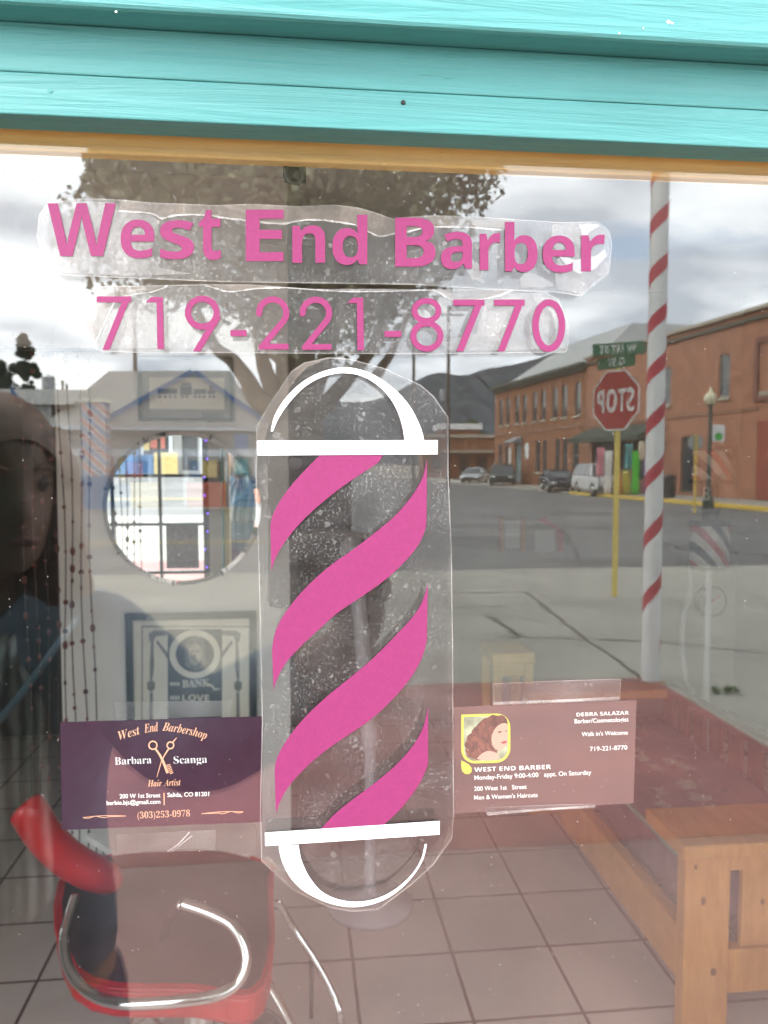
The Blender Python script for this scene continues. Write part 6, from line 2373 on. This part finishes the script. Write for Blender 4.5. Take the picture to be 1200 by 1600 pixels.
    obj('bumper', MB().box((side[0][0] - 0.09, -hw + 0.08, 0.36), (side[0][0] + 0.06, hw - 0.08, 0.55)), M_tyre, t, bevel=0.03)
    obj('grille', MB().box((side[1][0] - 0.03, -0.42, fz - 0.10), (side[1][0] + 0.1, 0.42, fz + 0.07)), M_tyre, t)
    p = VR(px, 725, D)
    t.location = (p.x, p.y, -0.14)
    t.rotation_euler = (0, 0, ang)
    return t


M_carglass = mat('car_glass', (0.03, 0.04, 0.045), 0.05, var=0.1, spec=0.8)
M_tyre = mat('tyre', (0.02, 0.02, 0.02), 0.8)
M_lamp = mat('headlight_glass', (0.6, 0.6, 0.6), 0.1)
M_carwhite = mat('white_car_paint', (0.62, 0.62, 0.60), 0.25, var=0.02, coat=0.5)
M_cargreen = mat('dark_green_car_paint', (0.03, 0.055, 0.05), 0.25, var=0.05, coat=0.5)
M_carblue = mat('navy_car_paint', (0.025, 0.03, 0.05), 0.2, var=0.05, coat=0.6)
M_carsilver = mat('silver_car_paint', (0.45, 0.46, 0.46), 0.3, var=0.03, coat=0.5)
angC = math.atan2(-fdir.y, -fdir.x) + PI       # nose at -x points along -(-fdir): towards us
car('white sport utility car nearest the stop sign post', 938, 45.5, angC + R(8), M_carwhite, 'suv')
car('navy saloon car behind the white sport utility car', 872, 51.5, angC + R(14), M_carblue, 'saloon')
car('dark green high car in front of the far brick building', 786, 64, angC + R(22), M_cargreen, 'suv')
car('small silver white car leftmost in the parked row', 742, 72, angC + R(30), M_carsilver, 'saloon')

# things standing before the shop with the awning
colours = [('pink', 938, (0.65, 0.25, 0.3), 700, 745), ('white', 950, (0.75, 0.73, 0.68), 705, 772), ('orange', 967, (0.55, 0.22, 0.03), 735, 775), ('teal', 982, (0.08, 0.30, 0.30), 694, 735), ('yellow', 979, (0.55, 0.5, 0.06), 735, 778), ('bright green', 993, (0.08, 0.62, 0.03), 705, 775), ('cream', 1003, (0.65, 0.55, 0.42), 690, 720), ('purple', 1012, (0.26, 0.05, 0.42), 718, 785)]
for nme, px, c, yt, yb in colours:
    D = 43
    p = VR(px, 725, D)
    zt2, zb2 = CAMP.z + (725 - yt) / FPX * D, max(0.0, CAMP.z + (725 - yb) / FPX * D)
    t = thing('display_banner', f'{nme} cloth hung out on a stand in front of the shop with the awning', 'banner', (p.x, p.y, -0.01), 'bright cloths outside the shop')
    mcol = mat('cloth_' + nme.replace(' ', '_'), c, 0.8, var=0.15, scale=4)
    cb2 = MB()
    nseg = 10
    w_ = 0.36
    for j in range(7):
        z = zt2 + (zb2 - zt2) * j / 6
        for i in range(nseg + 1):
            u = i / nseg - 0.5
            cb2.v.append((p.x + u * w_ * (1 + 0.15 * math.sin(j * 1.3 + px)), p.y + 0.06 * math.sin(u * 12 + j * 0.4 + px), z))
    for j in range(6):
        for i in range(nseg):
            cb2.f.append((j * (nseg + 1) + i, j * (nseg + 1) + i + 1, (j + 1) * (nseg + 1) + i + 1, (j + 1) * (nseg + 1) + i))
    co_ = obj('cloth', cb2, mcol, t, smooth=True, fix=False)
    so_ = co_.modifiers.new('thick', 'SOLIDIFY')
    so_.thickness = 0.03
    obj('pole', MB().tube([(p.x, p.y - 0.09, -0.01), (p.x, p.y - 0.09, zt2 + 0.06)], 0.025, 8), M_tyre, t)
# round planter bin by the door, street lamp, back of a round sign, small sign
p = VR(1046, 725, 39)
t = thing('litter_bin', 'black litter bin on the pavement left of the street lamp', 'litter bin', (p.x, p.y, -0.01))
obj('bin', MB().lathe((p.x, p.y, -0.01), [(0.30, 0), (0.34, 0.9), (0.36, 0.95)], 18), M_black, t)
obj('lid', MB().lathe((p.x, p.y, 0.941), [(0.37, 0), (0.34, 0.1), (0.15, 0.2)], 18), M_black, t, smooth=True)
D = 29.5
p = VR(1108, 725, D)
t = thing('street_lamp', 'dark green street lamp with a cream globe before the salmon building', 'street lamp', (p.x, p.y, -0.01))
zg = CAMP.z + (725 - 624) / FPX * D
obj('post', MB().lathe((p.x, p.y, -0.01), [(0.2, 0), (0.2, 0.3), (0.12, 0.5), (0.08, 0.9), (0.07, zg - 0.3), (0.12, zg - 0.22)], 14), M_cornice, t)
obj('globe', MB().sphere((p.x, p.y, zg), 0.235, 10, (1, 1, 1.08)), mat('cream_globe', (0.62, 0.56, 0.38), 0.3), t, smooth=True)
obj('finial', MB().lathe((p.x, p.y, zg + 0.24), [(0.09, 0), (0.05, 0.08), (0.015, 0.2)], 10), mat('cream_globe', (0.62, 0.56, 0.38)), t)
zb2 = CAMP.z + (725 - 690) / FPX * D
bs = obj('lamp_banner', MB().box((p.x + 0.10, p.y - 0.02, zb2), (p.x + 0.56, p.y + 0.02, zb2 + 0.62)), M_signwhite, t)
obj('green_mark', MB().lathe((p.x + 0.33, p.y + 0.021, zb2 + 0.18), [(0.15, 0), (0.15, 0.006)], 14, 'y'), mat('mark_green', (0.03, 0.35, 0.05), 0.6), bs)
D = 29.0
p = VR(1085, 725, D)
t = thing('round_sign', 'grey back of a round road sign on a thin yellow post', 'road sign', (p.x, p.y, -0.14))
zc = CAMP.z + (725 - 691) / FPX * D
obj('disc', MB().lathe((p.x, p.y + 0.04, zc), [(0.29, 0), (0.29, 0.006)], 28, 'y'), mat('grey_metal_back', (0.30, 0.32, 0.31), 0.45), t)
obj('post', MB().box((p.x - 0.03, p.y - 0.03 + 0.095, -0.14), (p.x + 0.03, p.y + 0.03 + 0.095, zc + 0.3)), M_yellow, t)

# ---------------------------------------------------------------- the pale house across the road, at the left
DH = 35.0


def HV(px, py, dd=0.0):
    p = CAMP + ray(px, py) * (DH + dd)
    return Vector((p.x, -p.y, p.z))


hL, hR = HV(96, 725), HV(404, 725)
hw_ = hR.x - hL.x
hy0 = -(DH - 0.37) + 0.2
hs = thing('gabled_house', 'pale grey gabled house with blue trim and colourful porch across the road', 'house', (hL.x, hy0, -0.12))
M_hsid = mat('grey_siding', (0.42, 0.41, 0.39), 0.8, var=0.06, scale=1.5)
M_hroof = mat('grey_shingle', (0.25, 0.245, 0.225), 0.9, var=0.15, scale=3)
M_hblue = mat('blue_trim_paint', (0.06, 0.15, 0.30), 0.6, var=0.1)
M_hyel = mat('yellow_panel_paint', (0.58, 0.45, 0.18), 0.7, var=0.1)
M_hred = mat('red_panel_paint', (0.46, 0.12, 0.08), 0.7, var=0.15)
ze = CAMP.z + (725 - 668) / FPX * DH
zr = CAMP.z + (725 - 586) / FPX * DH
X = lambda px: HV(px, 725).x
ops = [(X(106) - hL.x, 0.55, X(136) - hL.x, 1.75), (X(188) - hL.x, 0.55, X(240) - hL.x, 1.9), (X(262) - hL.x, 0.1, X(290) - hL.x, 2.2), (X(306) - hL.x, 0.6, X(350) - hL.x, 1.9), (X(368) - hL.x, 0.1, X(392) - hL.x, 2.2)]
hwall = wall_grid(hw_, ze + 0.12, ops, -0.25)
hwall.v = [(hL.x + x, hy0 + y - 0.0, z - 0.12) for x, y, z in hwall.v]
obj('wall', hwall, M_hsid, hs, fix=False)
obj('wall', MB().box((hL.x, hy0 - 8, -0.12), (hL.x + hw_, hy0 - 0.3, ze)), M_dark, hs)
rm = MB()
hyc = hy0 - 4.2
rm.v = [(X(92), hy0 + 0.7, ze - 0.05), (X(408), hy0 + 0.7, ze - 0.05), (X(408), hy0 - 9, ze - 0.05), (X(92), hy0 - 9, ze - 0.05), (X(150), hyc, zr + 0.45), (X(352), hyc, zr + 0.55)]
rm.f = [(0, 1, 5, 4), (2, 3, 4, 5), (3, 0, 4), (1, 2, 5), (3, 2, 1, 0)]
ro = obj('roof', rm, M_hroof, hs)
obj('eaves_board', MB().box((X(92), hy0 + 0.702, ze - 0.20), (X(408), hy0 + 0.76, ze + 0.02)), mat('pale_trim_paint', (0.55, 0.58, 0.62), 0.6), hs)
# front gable with blue barge boards
gx0, gxm, gx1 = X(178), X(312), X(420)
zgm = CAMP.z + (725 - 592) / FPX * DH
gab = MB().prism([(gx0, hy0 + 0.80, ze - 0.02), (gx1, hy0 + 0.80, ze - 0.02), (gxm, hy0 + 0.80, zgm)], (0, -4.5, 0))
obj('gable', gab, M_hsid, hs)
gb_ = MB()
for a, b in (((gx0, ze), (gxm, zgm)), ((gx1, ze), (gxm, zgm))):
    d = Vector((b[0] - a[0], 0, b[1] - a[1])).normalized()
    n_v = Vector((-d.z, 0, d.x))
    if n_v.z < 0:
        n_v = -n_v
    A_, B_ = Vector((a[0], hy0 + 0.83, a[1])), Vector((b[0], hy0 + 0.83, b[1]))
    gb_.prism([A_, B_, B_ + n_v * 0.20, A_ + n_v * 0.20], (0, 0.07, 0))
parts('barge_board', gb_, M_hblue, hs)
obj('porch_beam', MB().box((X(96), hy0 + 1.30, 1.95), (X(404), hy0 + 1.45, 2.25)), mat('pale_trim_paint', (0.55, 0.58, 0.62)), hs)
for px in (100, 200, 248, 300, 358, 400):
    obj('porch_post', MB().box((X(px), hy0 + 1.31, -0.12), (X(px) + 0.13, hy0 + 1.44, 1.949)), mat('pale_trim_paint', (0.55, 0.58, 0.62)), hs)
# the striped panel pillar
M_pstr = bpy.data.materials.new('pink_blue_stripes')
M_pstr.use_nodes = True
t_ = M_pstr.node_tree
tcn = t_.nodes.new('ShaderNodeTexCoord')
sx = t_.nodes.new('ShaderNodeSeparateXYZ')
t_.links.new(tcn.outputs['Object'], sx.inputs[0])
mm = t_.nodes.new('ShaderNodeMath')
mm.operation = 'MULTIPLY_ADD'
mm.inputs[1].default_value = 0.95
t_.links.new(sx.outputs[0], mm.inputs[0])
t_.links.new(sx.outputs[2], mm.inputs[2])
m2_ = t_.nodes.new('ShaderNodeMath')
m2_.operation = 'MULTIPLY'
m2_.inputs[1].default_value = 1.75
t_.links.new(mm.outputs[0], m2_.inputs[0])
fr_ = t_.nodes.new('ShaderNodeMath')
fr_.operation = 'FRACT'
t_.links.new(m2_.outputs[0], fr_.inputs[0])
rp_ = t_.nodes.new('ShaderNodeValToRGB')
rp_.color_ramp.interpolation = 'CONSTANT'
rp_.color_ramp.elements[0].color = (0.52, 0.50, 0.48, 1)
rp_.color_ramp.elements[1].position = 0.28
rp_.color_ramp.elements[1].color = (0.55, 0.16, 0.14, 1)
for ps_, cc in ((0.5, (0.52, 0.50, 0.48, 1)), (0.74, (0.12, 0.22, 0.40, 1))):
    e = rp_.color_ramp.elements.new(ps_)
    e.color = cc
t_.links.new(fr_.outputs[0], rp_.inputs[0])
t_.links.new(rp_.outputs[0], t_.nodes['Principled BSDF'].inputs['Base Color'])
zp0, zp1 = CAMP.z + (725 - 742) / FPX * DH, CAMP.z + (725 - 640) / FPX * DH
pi_ = thing('striped_pillar', 'pink and blue diagonally striped square pillar in front of the pale house', 'pillar', (V(163, 725, DH - 2.2).x, hy0 + 2.2, -0.12))

x0_, x1_ = V(146, 725, DH - 2.2).x, V(181, 725, DH - 2.2).x
obj('shaft', MB().box((x0_, hy0 + 1.8, zp0), (x1_, hy0 + 2.6, zp1)), M_pstr, pi_)
obj('base', MB().box((x0_ - 0.04, hy0 + 1.76, -0.12), (x1_ + 0.04, hy0 + 2.64, zp0 - 0.001)), M_hblue, pi_)
obj('cap', MB().box((x0_ - 0.06, hy0 + 1.74, zp1 + 0.001), (x1_ + 0.06, hy0 + 2.66, zp1 + 0.14)), M_cream, pi_)
# low yellow and blue boards along the porch, red and yellow panels that the round mirror catches
for k, (xa, xb, m, z1_) in enumerate(((97, 144, M_hyel, 0.85), (184, 222, M_hblue, 0.8), (223, 262, M_hyel, 0.9), (303, 360, M_hred, 0.9), (361, 402, M_hblue, 1.1))):
    obj('porch_board', MB().box((X(xa), hy0 + 1.46 + 0.0, -0.12), (X(xb), hy0 + 1.52, z1_)), m, hs)
obj('porch_rail', MB().box((X(97), hy0 + 1.461, 0.86), (X(144), hy0 + 1.53, 1.08)), M_hblue, hs)
for k, (xa, xb, m, z0_, z1_) in enumerate(((190, 202, M_hred, 1.0, 1.9), (204, 214, M_hyel, 1.0, 1.9), (216, 240, M_hred, 1.1, 1.75), (306, 322, M_hblue, 1.1, 1.8), (324, 346, M_hyel, 1.1, 1.8), (372, 392, M_hblue, 2.26, 2.9), (371, 393, mat('turquoise_panel_paint', (0.06, 0.32, 0.36), 0.6), 1.2, 1.9))):
    obj('painted_panel', MB().box((X(xa), hy0 + 1.20, z0_), (X(xb), hy0 + 1.26, z1_)), m, hs)
# low annexe with a blue gable end at the left and a tank behind
an = thing('annexe', 'low grey annexe with a small blue gable end beside the house', 'building', (X(40), hy0 - 1, -0.12))
za_ = CAMP.z + (725 - 636) / FPX * DH
obj('wall', MB().box((X(-60), hy0 - 6, -0.12), (X(94), hy0 - 0.5, za_)), M_hsid, an)
obj('roof', MB().prism([(X(-64), hy0 - 0.2, za_), (X(-64), hy0 - 3.3, za_ + 0.9), (X(-64), hy0 - 6.3, za_)], (X(128) - X(-64), 0, 0)), M_hroof, an)
obj('gable_end', MB().prism([(X(40), hy0 - 0.1, za_ - 0.02), (X(57), hy0 - 0.1, za_ - 0.02), (X(41), hy0 - 0.1, za_ + 0.75)], (0, -0.1, 0)), M_hblue, an)
obj('window', MB().box((X(60), hy0 - 0.499, 0.8), (X(84), hy0 - 0.44, 1.9)), M_winglass, an)
p = VR(79, 725, 50)
tk = thing('roof_tank', 'pale round tank with a conical lid above the annexe roof', 'tank', (p.x, p.y, 0))
zk0, zk1 = CAMP.z + (725 - 612) / FPX * 50, CAMP.z + (725 - 591) / FPX * 50
obj('drum', MB().lathe((p.x, p.y, zk0), [(0.40, 0), (0.40, zk1 - zk0)], 20), mat('galvanised', (0.5, 0.5, 0.5), 0.4, 0.3), tk)
obj('lid', MB().lathe((p.x, p.y, zk1 + 0.001), [(0.44, 0), (0.25, 0.12), (0.03, 0.2)], 20), mat('galvanised_lid', (0.6, 0.6, 0.6), 0.4, 0.3), tk)
parts('support', MB().tube([(p.x, p.y, -0.12), (p.x, p.y, zk0)], 0.22, 10), M_pole, tk)
for px, yt in ((101, 600), (107, 606)):
    p = VR(px, 725, 48)
    t = thing('vent_pipe', 'thin vent pipe beside the round tank', 'pipe', (p.x, p.y, 0), 'vent pipes beside the tank')
    zt2 = CAMP.z + (725 - yt) / FPX * 48
    obj('pipe', MB().tube([(p.x, p.y, -0.12), (p.x, p.y, zt2)], 0.07, 8), M_pole, t)
    obj('cowl', MB().lathe((p.x, p.y, zt2 + 0.001), [(0.10, 0), (0.10, 0.12), (0.02, 0.2)], 10), M_pole, t)
# weeds at the patio edge
wd = thing('weed_tuft', 'small tuft of green weeds at the edge of the red patio', 'plant', tuple(GR(1132, 1082)))
cloud_obj('leaves', leaf_cloud([(wd.location.x + random.uniform(-0.12, 0.12), wd.location.y + random.uniform(-0.05, 0.05), 0.02, 0.03) for _ in range(6)], 160, 0.012, 2), M_leaf3, wd)
